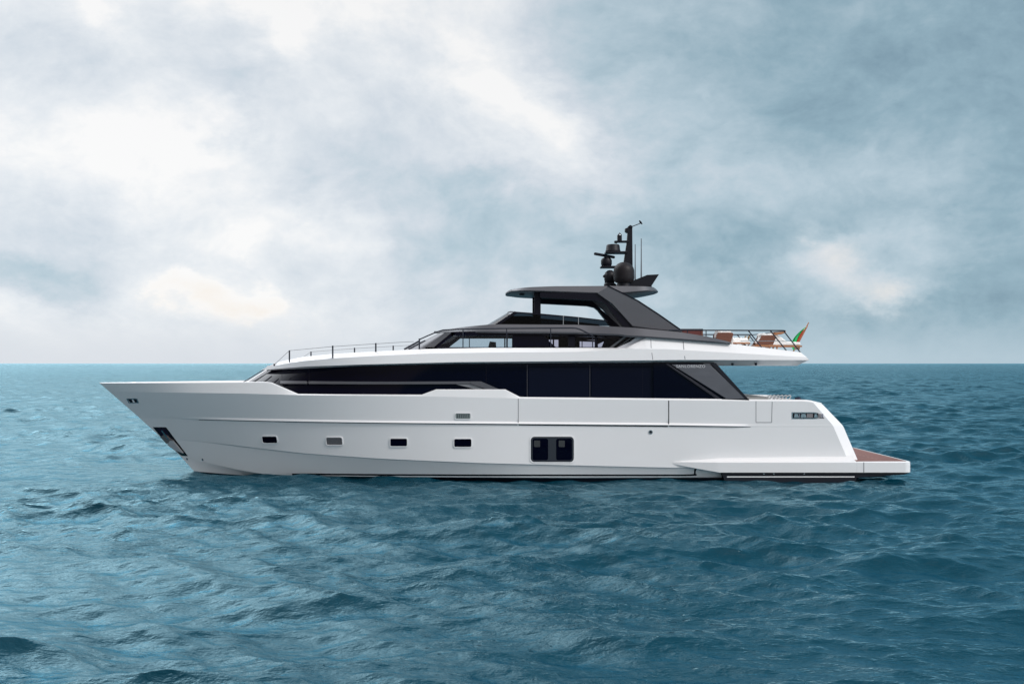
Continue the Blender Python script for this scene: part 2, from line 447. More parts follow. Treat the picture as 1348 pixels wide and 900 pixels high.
def prism_px(poly, hb0, hb1, bm=None, sign=1, hbe=None):
    bm = bm or bmesh.new()
    pts = [P(x, y, hb0) for x, y in poly]
    pts = [(p[0], p[1] * sign, p[2]) for p in pts]
    add_prism(bm, pts, (hb0 - hb1) * sign)
    return bm


def add_tube(bm, pts, rad, seg=8, cap=True, mi=0):
    rads = rad if isinstance(rad, (list, tuple)) else [rad] * len(pts)
    pts = [Vector(p) for p in pts]; rings = []
    up0 = Vector((0, 1, 0.13)).normalized()
    for i, p in enumerate(pts):
        t = (pts[min(i + 1, len(pts) - 1)] - pts[max(i - 1, 0)]).normalized()
        u = t.cross(up0)
        if u.length < 1e-3: u = t.cross(Vector((1, 0, 0)))
        u.normalize(); w = t.cross(u)
        rings.append([bm.verts.new(p + (u * math.cos(2 * math.pi * k / seg) + w * math.sin(2 * math.pi * k / seg)) * rads[i]) for k in range(seg)])
    for a, b in zip(rings, rings[1:]):
        for k in range(seg):
            f = bm.faces.new((a[k], a[(k + 1) % seg], b[(k + 1) % seg], b[k])); f.material_index = mi
    if cap:
        bm.faces.new(rings[0][::-1]).material_index = mi; bm.faces.new(rings[-1]).material_index = mi


def add_lathe(bm, c, prof, seg=28):
    """prof = [(radius, z)...] round a vertical axis at c"""
    rings = []
    for rr, z in prof:
        if rr < 1e-4: rings.append([bm.verts.new((c[0], c[1], c[2] + z))])
        else: rings.append([bm.verts.new((c[0] + rr * math.cos(2 * math.pi * k / seg), c[1] + rr * math.sin(2 * math.pi * k / seg), c[2] + z)) for k in range(seg)])
    for a, b in zip(rings, rings[1:]):
        for k in range(seg):
            if len(a) == 1 and len(b) == 1: continue
            if len(a) == 1: bm.faces.new((a[0], b[k], b[(k + 1) % seg]))
            elif len(b) == 1: bm.faces.new((a[k], a[(k + 1) % seg], b[0]))
            else: bm.faces.new((a[k], a[(k + 1) % seg], b[(k + 1) % seg], b[k]))
    if len(rings[0]) > 1: bm.faces.new(rings[0][::-1])
    if len(rings[-1]) > 1: bm.faces.new(rings[-1])


def add_box(bm, x0, x1, y0, y1, z0, z1, mi=0):
    add_prism(bm, [(x0, y0, z0), (x1, y0, z0), (x1, y0, z1), (x0, y0, z1)], y1 - y0, mi)


def loft(rows_near, m, name, parent, mats=None, centre=True, smooth=30, caps=True, feature=()):
    """rows_near: list of rows of (x,hb,z), same count; mirrored to both sides. mats: material index per strip"""
    bm = bmesh.new(); fl = bm.edges.layers.int.new('feature')
    for sgn in (1, -1):
        vr = [[bm.verts.new((p[0], -p[1] * sgn, p[2])) for p in row] for row in rows_near]
        for ri, (a, b) in enumerate(zip(vr, vr[1:])):
            for k in range(len(a) - 1):
                f = bm.faces.new((a[k], a[k + 1], b[k + 1], b[k]))
                f.material_index = mats[ri] if mats else 0
        for ri in feature:
            for a, b in zip(vr[ri], vr[ri][1:]):
                e = bm.edges.get((a, b))
                if e: e[fl] = 1
        if caps:
            f = bm.faces.new([row[-1] for row in vr])
            f2 = bm.faces.new([row[0] for row in vr])
    bmesh.ops.remove_doubles(bm, verts=bm.verts, dist=0.0015)
    bmesh.ops.dissolve_degenerate(bm, dist=0.0005, edges=bm.edges)
    return finish(name, bm, m, parent, smooth)


def curve(px_pts, hbf):
    """pixel curve -> (X array, Z array) at the half-beam hbf(X)"""
    xs, zs = [], []
    for px, py in px_pts:
        x = (px - 674) * 40.2 / FPX
        for _ in range(30): x = (px - 674) * (D0 - hbf(x)) / FPX
        xs.append(x); zs.append(CAMZ - (py - 478) * (D0 - hbf(x)) / FPX)
    return np.array(xs), np.array(zs)


def shp(x, xf, L, p):
    u = min(1.0, max(0.0, (x - xf) / L))
    return 1 - (1 - u) ** p


def sstep(x, a, b):
    t = min(1.0, max(0.0, (x - a) / (b - a))); return t * t * (3 - 2 * t)


# ------------------------------------------------------------------ hull
XST = PX(131, 0)
def aft_taper(x): return 0.12 * sstep(x, 6, 13)
def stem_x(z):
    """rake of the stem on the centreline"""
    zs = [-1.2, PZ(613, 0), PZ(600, 0), PZ(578, 0), PZ(550, 0), PZ(504, 0)]
    xs = [PX(275, 0), PX(252, 0), PX(237.5, 0), PX(214.5, 0), PX(184, 0), PX(131, 0)]
    return float(np.interp(z, zs, xs))


def hd(x): return 3.25 * shp(x, XST, 15.0, 2.7) - aft_taper(x)
hull_rows = []   # (pixel curve, hb function, step mode)


def mkrow(pix, hmax, L, p, dh=None):
    # find the stem point of this row, then its half-beam function
    z0 = PZ(pix[0][1], 0); xs = stem_x(z0)
    f = lambda x: max(0.0, hmax * shp(x, xs, L, p) - aft_taper(x) * shp(x, xs, L, p) + (dh(x) if dh else 0.0))
    X, Z = curve(pix[1:], f)
    return xs, np.concatenate([[xs], X]), np.concatenate([[z0], Z]), f


TOP = [(131, 504), (355, 503), (392, 519), (555, 520), (574, 513), (665, 513), (684.5, 523), (985, 526), (1060, 526.5), (1071, 528)]
knee = lambda x: -0.10 * sstep(x, -14.5, -11) + 0.07 * sstep(x, -8, -5)
R_ = []
R_.append(mkrow(TOP, 3.25, 15.0, 2.7, knee))                                                                           # 0 bulwark top
R_.append(mkrow([(141, 514), (174, 515.5), (320, 517.8), (392, 519.8), (555, 521.3), (700, 524.6), (985, 527.5), (1060, 528), (1073, 530)], 3.25, 15.0, 2.7))   # 1 knuckle
fade_ = lambda x: sstep(x, PX(225, 1), PX(300, 1.8)) * (1 - sstep(x, PX(968, 3.2), PX(990, 3.2)))
R_.append(mkrow([(182, 546), (225, 547.2), (390, 551.5), (640, 554.5), (880, 556.5), (988, 558), (1097, 558)], 3.21, 14.2, 2.35))         # 2 above crease
R_.append(mkrow([(184.5, 549.5), (225, 550.3), (390, 554.3), (640, 557.2), (880, 559.2), (988, 560.7), (1099, 560.7)], 3.21, 14.1, 2.3, lambda x: 0.055 * fade_(x)))   # 3 crease lip
R_.append(mkrow([(186, 550.3), (225, 551.2), (390, 555.3), (640, 558.3), (880, 560.3), (988, 561.8), (1100, 561.8)], 3.205, 14.1, 2.28, lambda x: 0.0))  # 4 under crease
f3_ = lambda x: sstep(x, PX(262, 1), PX(340, 1.8)) * (1 - sstep(x, PX(880, 3.2), PX(990, 3.2)))
R_.append(mkrow([(212, 576), (265, 580.5), (330, 588.3), (400, 596.3), (500, 603.3), (640, 609.3), (880, 615.2), (1118, 615.2)], 3.16, 14.0, 2.0, lambda x: 0.03 * f3_(x)))   # 5 chine
R_.append(mkrow([(213, 577.2), (265, 581.5), (330, 589.3), (400, 597.3), (500, 604.3), (640, 610.3), (880, 616.2), (1119, 616.2)], 3.155, 14.0, 1.98, lambda x: -0.005 * f3_(x)))  # 6 under chine
R_.append(mkrow([(236, 599), (245, 601.4), (262, 606), (285, 611.6), (310, 617.3), (335, 621.7), (352, 624), (400, 625.5), (500, 627), (640, 627.8), (880, 627.8), (1122, 627.6)], 3.0, 14.0, 1.75))   # 7 spray chine / paint edge
R_.append(mkrow([(257, 620), (285, 622.5), (310, 624.5), (335, 625.8), (352, 626.2), (400, 626.4), (500, 627.8), (640, 628.5), (880, 628.5), (1122, 628.3)], 2.95, 14.5, 1.6))   # 8 waterline paint
def under_row():
    xs = stem_x(-0.5); f = lambda x: 2.75 * shp(x, xs, 15, 1.5)
    return xs, np.array([xs, 13.0]), np.array([-0.5, -0.5]), f
R_.append(under_row())
def keel_row():
    xs = stem_x(-1.1); return xs, np.array([xs, 13.0]), np.array([-1.1, -1.1]), (lambda x: 0.0)
R_.append(keel_row())

XA = PX(372, 2.9)
T1 = np.linspace(0, 1, 44) ** 1.35
mid = set(np.linspace(XA, PX(1035, 3.2), 70)[1:].tolist())
for px in (392, 555, 574, 665, 684.5, 985):
    x_ = float(curve([(px, 515)], hd)[0][0]); mid.add(x_ - 0.01); mid.add(x_ + 0.01)
mid = sorted(mid)
AFT = [0.2, 0.4, 0.6, 0.8, 1.0]
# X of the aft edge of the side plating for each row
def aft_x(z):
    pts = [(1068, 528), (1090, 551), (1097, 561), (1117, 597), (1121, 606), (1121, 628), (1121, 660)]
    zs = [PZ(y, 3.1) for x, y in pts][::-1]; xs = [PX(x, 3.1) for x, y in pts][::-1]
    return float(np.interp(z, zs, xs))


rows3 = []
for xs, Xc, Zc, f in R_:
    row = []
    for t in T1:
        x = xs + (XA - xs) * t
        row.append((x, f(x), float(np.interp(x, Xc, Zc))))
    for x in mid: row.append((x, f(x), float(np.interp(x, Xc, Zc))))
    xm = mid[-1]; xe = aft_x(float(Zc[-1]))
    for t in AFT:
        x = xm + (xe - xm) * t
        row.append((x, f(x), float(np.interp(x, Xc, Zc))))
    # rounded chamfer round to the transom
    x, h, z = row[-1]
    if h > 0.3:
        zd = 0.11 if z > PZ(532, 3.1) else 0.03
        row += [(x + 0.012, h - 0.008, z - zd * .04), (x + 0.43, h - 0.27, z - zd * .9), (x + 0.46, h - 0.33, z - zd), (x + 0.465, 0, z - zd)]
    else: row += [(x + 0.07, 0, z), (x + 0.2, 0, z), (x + 0.27, 0, z), (x + 0.28, 0, z)]
    rows3.append(row)
# bulwark cap, inner bulwark and deck
cap_in = [(x, max(0, h - 0.14), z + 0.015) for x, h, z in rows3[0]]
lip = [(x, max(0, h - 0.03), z + 0.02) for x, h, z in rows3[0]]
inn = [(x, max(0, h - 0.16 - .1 * (1 - sstep(x, XST + .4, XST + 2))), z - 0.30 * sstep(x, XST + .4, XST + 2)) for x, h, z in rows3[0]]
ctr = [(x, 0, z + .015 - 0.295 * sstep(x, XST + .4, XST + 2)) for x, h, z in rows3[0]]
ALL = [ctr, inn, cap_in, lip] + rows3
strips = len(ALL) - 1
mats_i = [0] * strips
mats_i[-1] = 1; mats_i[-2] = 1
hull = loft(ALL, [M_WHITE, M_ANTI], 'hull', ROOT, mats_i, smooth=24, caps=False, feature=(3, 4, 5, 6, 7, 8, 9, 10, 11))


class Surf:
    """ray-cast from the viewpoint on to the near side of a built part, to seat fittings on it"""
    def __init__(self, *objs):
        vs, ps = [], []
        for o in objs:
            b = len(vs); vs += [tuple(v.co) for v in o.data.vertices]; ps += [[b + i for i in p.vertices] for p in o.data.polygons]
        self.t = BVHTree.FromPolygons([Vector(v) for v in vs], ps)
        self.o = Vector((0, -D0, CAMZ))

    def hit(self, px, py, off=0.0):
        d = Vector(((px - 674) / FPX, 1, (478 - py) / FPX)).normalized()
        l, n, i, _ = self.t.ray_cast(self.o, d, 200)
        if l is None: return None
        if n.dot(d) > 0: n = -n
        return l + n * off, n


HS = Surf(hull)


def resample(poly, step=5.0, closed=True):
    out = []
    n = len(poly)
    for i in range(n if closed else n - 1):
        a, b = poly[i], poly[(i + 1) % n]
        k = max(1, int(math.hypot(b[0] - a[0], b[1] - a[1]) / step))
        for j in range(k): out.append((a[0] + (b[0] - a[0]) * j / k, a[1] + (b[1] - a[1]) * j / k))
    if not closed: out.append(poly[-1])
    return out


def rrect(x0, y0, x1, y1, r, seg=4, skew=0.0):
    out = []
    for cx, cy, a0 in ((x1 - r, y0 + r, -90), (x1 - r, y1 - r, 0), (x0 + r, y1 - r, 90), (x0 + r, y0 + r, 180)):
        for k in range(seg + 1):
            a = R(a0 + 90 * k / seg)
            x = cx + r * math.cos(a); y = cy + r * math.sin(a)
            out.append((x + skew * (y - y0) / (y1 - y0), y))
    return out


def plate(name, poly, m, parent, off=0.010, depth=0.02, surf=None, bm=None, step=6):
    """a plate seated on a surface: outline in photo pixels, front `off` proud, sides going `depth` back"""
    sf = surf or HS; own = bm is None; bm = bm or bmesh.new()
    cx = sum(p[0] for p in poly) / len(poly); cy = sum(p[1] for p in poly) / len(poly)
    f, b = [], []
    for x, y in resample(poly, step):
        h = sf.hit(x, y)
        if h is None: h = sf.hit(x + (cx - x) * 0.12, y + (cy - y) * 0.12)
        if h is None: continue
        f.append(bm.verts.new(h[0] + h[1] * off)); b.append(bm.verts.new(h[0] - h[1] * depth))
    n = len(f)
    h = sf.hit(cx, cy) or sf.hit(cx + .7, cy + .7)
    if h is None: print('PLATE MISS', name, cx, cy, n); bm.free(); return bpy.data.objects.new(name, bpy.data.meshes.new(name))
    c = bm.verts.new(h[0] + h[1] * off)
    for i in range(n):
        bm.faces.new((f[i], f[(i + 1) % n], c)); bm.faces.new((f[i], b[i], b[(i + 1) % n], f[(i + 1) % n]))
    return finish(name, bm, m, parent, 40) if own else None


def ring_plate(name, outer, inner, m, parent, off=0.02, depth=0.01, surf=None):
    sf = surf or HS; bm = bmesh.new(); n = len(outer); A = []
    for lst in (outer, inner):
        A.append([sf.hit(x, y) for x, y in lst])
    of = [bm.verts.new(l + nn * off) for l, nn in A[0]]; inf = [bm.verts.new(l + nn * off) for l, nn in A[1]]
    ob = [bm.verts.new(l - nn * depth) for l, nn in A[0]]; ib = [bm.verts.new(l - nn * depth) for l, nn in A[1]]
    for i in range(n):
        j = (i + 1) % n
        bm.faces.new((of[i], of[j], inf[j], inf[i])); bm.faces.new((of[i], ob[i], ob[j], of[j])); bm.faces.new((inf[i], inf[j], ib[j], ib[i]))
    return finish(name, bm, m, parent, 40)


def strip(name, path, width, m, parent, off=0.003, depth=0.006, surf=None, bm=None):
    """narrow band seated on a surface along a pixel path; width in px (scalar or list)"""
    sf = surf or HS; own = bm is None; bm = bm or bmesh.new()
    pts = resample(path, 7, False); n = len(pts); quad = []
    for i, (x, y) in enumerate(pts):
        a = pts[max(0, i - 1)]; b = pts[min(n - 1, i + 1)]
        tx, ty = b[0] - a[0], b[1] - a[1]; l = math.hypot(tx, ty); nx, ny = -ty / l, tx / l
        w = width if not isinstance(width, tuple) else width[0] + (width[1] - width[0]) * i / (n - 1)
        h1 = sf.hit(x + nx * w / 2, y + ny * w / 2); h2 = sf.hit(x - nx * w / 2, y - ny * w / 2)
        if h1 is None or h2 is None: continue
        quad.append([bm.verts.new(h1[0] + h1[1] * off), bm.verts.new(h2[0] + h2[1] * off), bm.verts.new(h2[0] - h2[1] * depth), bm.verts.new(h1[0] - h1[1] * depth)])
    for q, s in zip(quad, quad[1:]):
        for k in (0, 1, 3): bm.faces.new((q[k], q[(k + 1) % 4], s[(k + 1) % 4], s[k]))
    bm.faces.new(quad[0]); bm.faces.new(quad[-1][::-1])
    return finish(name, bm, m, parent, 40) if own else None


# portholes
for i, (x0, y0, x1, y1, mm, sk) in enumerate([(345, 574, 364, 582.5, M_GLASS, 1.5), (429.5, 575.5, 450, 585, M_CURT, 1), (514, 577, 536, 586.8, M_GLASS, 0), (598, 577.5, 620.5, 587.8, M_GLASS, 0)]):
    o = plate('porthole', rrect(x0, y0, x1, y1, 1.8, skew=sk), mm, hull, 0.014, 0.02)
    o['label'] = ['foremost dark porthole', 'curtained porthole', 'dark porthole', 'rear dark porthole'][i]
    ring_plate('porthole_frame', rrect(x0 - 1.1, y0 - 1.0, x1 + 1.1, y1 + 1.2, 2.6, skew=sk), rrect(x0, y0, x1, y1, 1.8, skew=sk), M_WHITE, hull, 0.028)
o = plate('vent', rrect(599.5, 543.8, 619.3, 551, 1.5), M_VENT, hull, 0.012); o['label'] = 'grey-green louvred vent'
ring_plate('vent_frame', rrect(598.5, 543, 620.3, 551.9, 2), rrect(599.6, 543.9, 619.2, 550.9, 1.5), M_WHITE, hull, 0.022)
bmv = bmesh.new()
for k in range(6): strip('', [(602.5 + k * 2.8, 544.8), (602.2 + k * 2.8, 550)], 0.9, None, None, 0.018, 0.0, bm=bmv)
finish('vent_slats', bmv, M_SEAM, hull)

# large hull window
o = plate('hull_window', rrect(698.6, 574.5, 755.4, 607.8, 5), mat('window_surround', (0.022, 0.026, 0.036), 0.3), hull, 0.004)
o['label'] = 'large twin-pane hull window'
plate('window_pane', rrect(701.2, 577, 721.5, 605.3, 2.5), M_GLASS, hull, 0.010)
plate('window_pane', rrect(732.2, 577, 753, 605.3, 2.5), M_GLASS, hull, 0.010)
ring_plate('window_frame', rrect(697, 573, 757, 609.3, 6), rrect(698.6, 574.5, 755.4, 607.8, 5), M_WHITE, hull, 0.014)
for x in (703, 735.5):  # paler squares that paint a lamp's reflection on each pane
    plate('lamp_reflection', rrect(x, 579.5, x + 8, 588, 1), mat('reflection_patch', (0.035, 0.037, 0.04), .3), hull, 0.013).name = 'pane_reflection'

# seams and hatches
strip('panel_seam', [(682.3, 524.5), (682.3, 558)], 0.9, M_SEAML, hull)
strip('panel_seam', [(880.3, 527), (880.3, 559.6)], 1.3, M_SEAM, hull)
strip('fold_down_terrace_seam', [(683, 558.9), (879, 561)], 1.3, M_BLACK, hull, 0.006)
for path in ([(995.2, 528), (995.2, 555.5)], [(1016.5, 528.5), (1015.8, 555.5)], [(995.2, 555.8), (1015.8, 555.8)]):
    strip('hatch_seam', path, 0.8, M_SEAML, hull)
strip('crease_shade_strip', [(262, 552.3), (330, 553.7), (390, 555.4), (640, 558.4), (681, 558.8)], (0.5, 0.9), M_SEAM, hull, 0.006)  # thin dark strips that draw the shade line under the crease lip
strip('crease_shade_strip', [(881, 560.5), (988, 562)], (1.1, 0.5), M_SEAM, hull, 0.006)
strip('boot_stripe', [(348, 624.0), (362, 624.2), (400, 623.8), (500, 624.6), (640, 625.2), (900, 625.2), (917, 624.6)], 2.2, M_BLACK, hull, 0.004)
# round discharge port
bm = bmesh.new(); l, n = HS.hit(856.5, 568.5)
q = n.to_track_quat('Z', 'Y')
for r0, r1, h in ((0.085, 0.05, 0.02),):
    bmesh.ops.create_cone(bm, cap_ends=True, segments=20, radius1=r0, radius2=r0 * 0.9, depth=0.03)
for v in bm.verts: v.co = q @ v.co + l
finish('discharge_port', bm, M_STEEL, hull)
bm = bmesh.new(); bmesh.ops.create_cone(bm, cap_ends=True, segments=20, radius1=0.052, radius2=0.05, depth=0.04)
for v in bm.verts: v.co = q @ v.co + l
finish('port_opening', bm, M_BLACK, hull)
# bow details
for x in (168.5, 175.2):
    o = plate('fairlead', [(x, 525), (x + 4.6, 525), (x + 6.4, 529.4), (x + 2.6, 529.2)], M_BLACK, hull, 0.004)
ring_plate('fairlead_frame', [(166.6, 524.3), (180.4, 524.0), (183, 530.0), (169.5, 530.2)], [(168.4, 525.0), (179.6, 524.9), (181.4, 529.3), (170.6, 529.3)], M_STEEL, hull, 0.012)
POCK = [(201.2, 562), (218.6, 562), (247.3, 600), (234.5, 599.2), (219, 583.5)]
pock = plate('anchor_pocket', POCK, M_BLACK, hull, 0.004, 0.01, step=4)
plate('anchor_recess', [(207, 563.5), (216.5, 563.3), (222.5, 572.5), (213, 573.5)], mat('recess_navy', (0.01, 0.01, 0.03), .8, spec=.1), hull, 0.008, step=4)
anchor = plate('anchor', [(212.0, 574.2), (218.2, 570.5), (225, 576.8), (229.0, 579.2), (220, 583.2)], mat('anchor_steel', (.22, .2, .2), .5, metal=.5), hull, 0.05, 0.0, step=4)
plate('anchor_fluke', [(220.3, 584.0), (224.8, 578.8), (228.2, 579.0), (241.8, 595.5), (230, 591)], mat('anchor_galvanised', (0.48, 0.48, 0.50), .5, metal=.2), anchor, 0.055, 0.0, step=4)
strip('anchor_shank', [(214.0, 565.5), (218.5, 571.5), (222.8, 577.3)], 1.6, M_STEEL, anchor, 0.06)
plate('anchor_plate', [(219.5, 585), (232, 592.2), (241.5, 596.2), (246, 599.4), (235, 598.6), (229, 593.5)], mat('green_steel', (0.02, 0.055, 0.06), .3, metal=.4), hull, 0.012, step=4)
for x, y in ((246, 603.6), (266.5, 604.5)):
    plate('drain_fitting', rrect(x - .9, y - 1.4, x + .9, y + 1.2, .8, skew=1), M_STEEL, hull, 0.02)
strip('stern_fairlead_frame', [(1042, 546.8), (1085.5, 546.8)], 9.2, M_STEEL, hull, 0.004)
strip('stern_fairlead', [(1043.5, 546.8), (1085, 546.8)], 6.8, M_DARK, hull, 0.008)
sfl = [(1046, 1050, 0), (1051.5, 1053, 1), (1055, 1060, 0), (1062, 1070, 2), (1072.5, 1075, 0), (1077, 1080.5, 2), (1081.5, 1083.5, 1)]
for a, b, k in sfl:
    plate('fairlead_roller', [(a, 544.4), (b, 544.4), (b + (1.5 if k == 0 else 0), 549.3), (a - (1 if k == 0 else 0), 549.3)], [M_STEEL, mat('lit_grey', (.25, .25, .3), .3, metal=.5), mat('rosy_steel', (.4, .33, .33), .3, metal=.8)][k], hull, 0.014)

# ------------------------------------------------------------------ side sponson and bathing platform
def bar_loft(secs, name, m, parent, bevel=0.0):
    for sg in (1, -1): bar_one(secs, name, m, parent, bevel, sg)


def bar_one(secs, name, m, parent, bevel, side):
    """secs: list of (X, hb_outer, hb_inner, z_bot, z_top, z_topinner) on the near side, mirrored"""
    bm = bmesh.new()
    for sg in (side,):
        rings = []
        for X, ho, hi, zb, zt, zi in secs:
            hh = 3.165 - aft_taper(X)
            rings.append([bm.verts.new((X, -ho * sg, zb)), bm.verts.new((X, -(ho + 0.0) * sg, zt - 0.03)), bm.verts.new((X, -(ho - 0.04) * sg, zt)), bm.verts.new((X, -(hh + (ho - hh) * .35) * sg, zt + (zi - zt) * .5)), bm.verts.new((X, -(hh + (ho - hh) * .12) * sg, zt + (zi - zt) * 1.4)), bm.verts.new((X, -(hh - .02) * sg, zt + (zi - zt) * 4.0)), bm.verts.new((X, -hi * sg, zb))])
        for a, b in zip(rings, rings[1:]):
            for k in range(7): bm.faces.new((a[k], a[(k + 1) % 7], b[(k + 1) % 7], b[k]))
        bm.faces.new(rings[0]); bm.faces.new(rings[-1][::-1])
    return finish(name, bm, m, parent, 30, bevel=bevel)


ZT, ZB = PZ(607.3, 3.4), PZ(621.5, 3.4)
X0 = PX(879.5, 3.2); X1 = PX(948, 3.45)
secs = [(X0, 3.17, 3.0, ZT - 0.045, ZT + 0.0, ZT + .02)]
for k in range(1, 9):
    t = k / 8; x = X0 + (X1 - X0) * t
    secs.append((x, 3.17 + 0.27 * t, 3.0, ZT - 0.05 + (ZB - ZT + 0.05) * t ** 0.85, ZT, ZT + 0.045 * t))
secs.append((PX(1128, 3.44), 3.44, 3.0, ZB, ZT, ZT + 0.05))
bar_loft(secs, 'spray_rail', M_WHITE, ROOT)
# platform slab
bm = bmesh.new()
xa, xb = PX(1128, 3.44), PX(1199.5, 3.3)
n = 10; out = []
for k in range(n + 1):
    a = R(90 * k / n); out.append((xb - 0.28 + 0.28 * math.sin(a), 3.44 - 0.28 + 0.28 * math.cos(a)))
xa += 0.004
plan = [(xa - 0.5, -2.9), (xa, -2.9), (xa, -3.44)] + [(x, -y) for x, y in out] + [(x, y) for x, y in out[::-1]] + [(xa, 3.44), (xa, 2.9), (xa - 0.5, 2.9)]
lo = [bm.verts.new((x, y, ZB)) for x, y in plan]; hi = [bm.verts.new((x, y, ZT - 0.03)) for x, y in plan]
h2 = [bm.verts.new((x - (0.03 if 3 <= i <= len(plan) - 4 else 0), y * 0.99, ZT)) for i, (x, y) in enumerate(plan)]
for i in range(len(plan)):
    j = (i + 1) % len(plan)
    bm.faces.new((lo[i], lo[j], hi[j], hi[i])); bm.faces.new((hi[i], hi[j], h2[j], h2[i]))
bm.faces.new(lo[::-1]); bm.faces.new(h2)
plat = finish('bathing_platform', bm, M_WHITE, ROOT, 40)
bm = bmesh.new(); add_box(bm, xa + 0.01, xb - 0.16, -3.27, 3.27, ZT - 0.01, ZT + 0.012)
finish('teak_decking', bm, M_TEAK, plat)
bm = bmesh.new(); add_box(bm, PX(1136.6, 3.44), PX(1137.6, 3.44), -3.444, -3.40, ZB + .005, ZT - .02)
finish('platform_seam', bm, M_SEAML, plat)
# dark supporting beam under the platform and its white line
UB = [(950, 621.6), (1198, 621.6), (1190, 624.4), (1128, 628), (1125, 638), (956, 638)]
finish('platform_underbody', prism_px(UB, 3.36, 2.8, sign=-1), M_ANTI, ROOT)
under = finish('platform_underbody', prism_px(UB, 3.36, 2.8), M_ANTI, ROOT)
bm = bmesh.new(); add_prism(bm, [P(957, 626.6, 3.37), P(1125, 626.6, 3.37), P(1125, 628.0, 3.37), P(957, 628.0, 3.37)], 0.02)
finish('waterline_stripe', bm, M_WHITE, under)
for x in (1005, 1018, 1058):
    bm = bmesh.new(); add_prism(bm, [P(x, 622.6, 3.375), P(x + 1.5, 622.6, 3.375), P(x + 1.5, 624, 3.375), P(x, 624, 3.375)], 0.02)
    finish('drain_fitting', bm, M_STEEL, under)
plate('exhaust_notch', [(914, 616.8), (917, 616.8), (916, 619), (915.6, 624), (913.5, 624)], M_BLACK, hull, 0.006)

# ------------------------------------------------------------------ main deck house (dark glazing)
def hseq(xf, x_end, n=30, power=1.5, extra=()):
    xs = [xf + (x_end - xf) * (k / n) ** power for k in range(n + 1)]
    return xs


def band(rowdefs, xend_default, n=34, nm=30):
    """rowdefs: list of (pixel curve, xf, hbfun, xend)"""
    XA = -5.0; rows = []
    for pix, xf, f, xe in rowdefs:
        if callable(pix): Xc = Zc = None
        else: Xc, Zc = curve(pix, f)
        row = []
        for k in range(n + 1):
            x = xf + (XA - xf) * (k / n) ** 2.2
            row.append(x)
        XB = min(8.2, xe - 1.0)
        xs = sorted(set(EXTRA + np.linspace(XA, XB, nm)[1:].tolist())); row += xs
        for k in range(1, 6): row.append(XB + (xe - XB) * k / 5)
        rows.append([(x, f(x), pix(x) if Xc is None else float(np.interp(x, Xc, Zc))) for x in row])
    return rows


EXTRA = []
GLT = [(350, 486.6), (400, 483.8), (470, 481.6), (600, 478.8), (760, 477.6), (1000, 477.4)]
ft = lambda x: min(3.06 * shp(x, -9.5, 7.0, 3.0), max(0, hd(x) - .14))
fb = lambda x: min(3.06 * shp(x, -11.33, 8.0, 2.6), max(0, hd(x) - .16))
xw = PX(930, 3.1)
gtop = band([(GLT, -9.45, ft, 6.8), (lambda x: 2.72, -11.33, fb, 6.8), (lambda x: 2.7, -11.33, (lambda x: 0.0), 6.8)], 6.8)
gtop = [[(x, 0.0, z + .02) for x, h, z in gtop[0]]] + gtop
house = loft(gtop, M_GLASS, 'main_deck_glazing', ROOT, smooth=25, caps=True)
GS = Surf(house)
# wing panel with the builder's lettering
def wing(poly, h0, h1, name, m, parent): return finish(name, prism_px(poly, h0, h1), m, parent, bevel=0.006)
blk = wing([(860, 477.0), (940, 477.0), (986, 526.8), (860, 526.8)], 3.14, 3.02, 'wing_glass', M_GLASS, house)
wp = wing([(884, 479.6), (931, 479.6), (935, 480.2), (981.5, 524.6), (956.5, 524.6)], 3.19, 3.142, 'wing_panel', mat('panel_graphite', (0.11, 0.113, 0.13), 0.35, metal=0.3, vary=.2, vscale=2), house)
wing([(876, 478.6), (879.5, 478.6), (950, 525.4), (944, 525.4)], 3.18, 3.141, 'wing_trim', mat('trim_dark', (0.02, 0.02, 0.03), .4, metal=.3), house)
bm = prism_px([(935, 478), (942.5, 478), (986.5, 526.4), (982.5, 526.4)], 3.20, 3.141); prism_px([(950, 524.8), (986, 524.8), (986, 526.6), (950, 526.6)], 3.2, 3.141, bm)
finish('wing_edge', bm, M_BLACK, house)
wing([(925, 478.2), (937, 478.2), (932, 480.6)], 3.2, 3.141, 'wing_cap', M_GREY, house)
# mirrored wing on the far side
bm = prism_px([(860, 477.0), (940, 477.0), (986, 526.8), (860, 526.8)], 3.14, 3.02, sign=-1)
finish('wing_glass', bm, M_GLASS, house)
fc = bpy.data.curves.new('lettering', 'FONT'); fc.body = 'SANLORENZO'; fc.size = 0.20; fc.extrude = 0.004; fc.space_character = 1.12
fo = bpy.data.objects.new('tmp_text', fc); COL.objects.link(fo)
bpy.context.view_layer.update()
dg = bpy.context.evaluated_depsgraph_get(); tm = bpy.data.meshes.new_from_object(fo.evaluated_get(dg))
wid = max(v.co.x for v in tm.vertices) - min(v.co.x for v in tm.vertices); hgt = max(v.co.y for v in tm.vertices)
tw = PX(928, 3.19) - PX(890, 3.19); th = 3.6 * 40 / FPX
for v in tm.vertices: v.co = ((v.co.x) * tw / wid, -v.co.z, v.co.y * th / hgt)
bpy.data.objects.remove(fo)
lt = bpy.data.objects.new('builder_lettering', tm); COL.objects.link(lt); lt.parent = house
lt.location = P(890, 483.8, 3.197); tm.materials.clear(); tm.materials.append(mat('letter_silver', (0.62, 0.62, 0.64), .4))
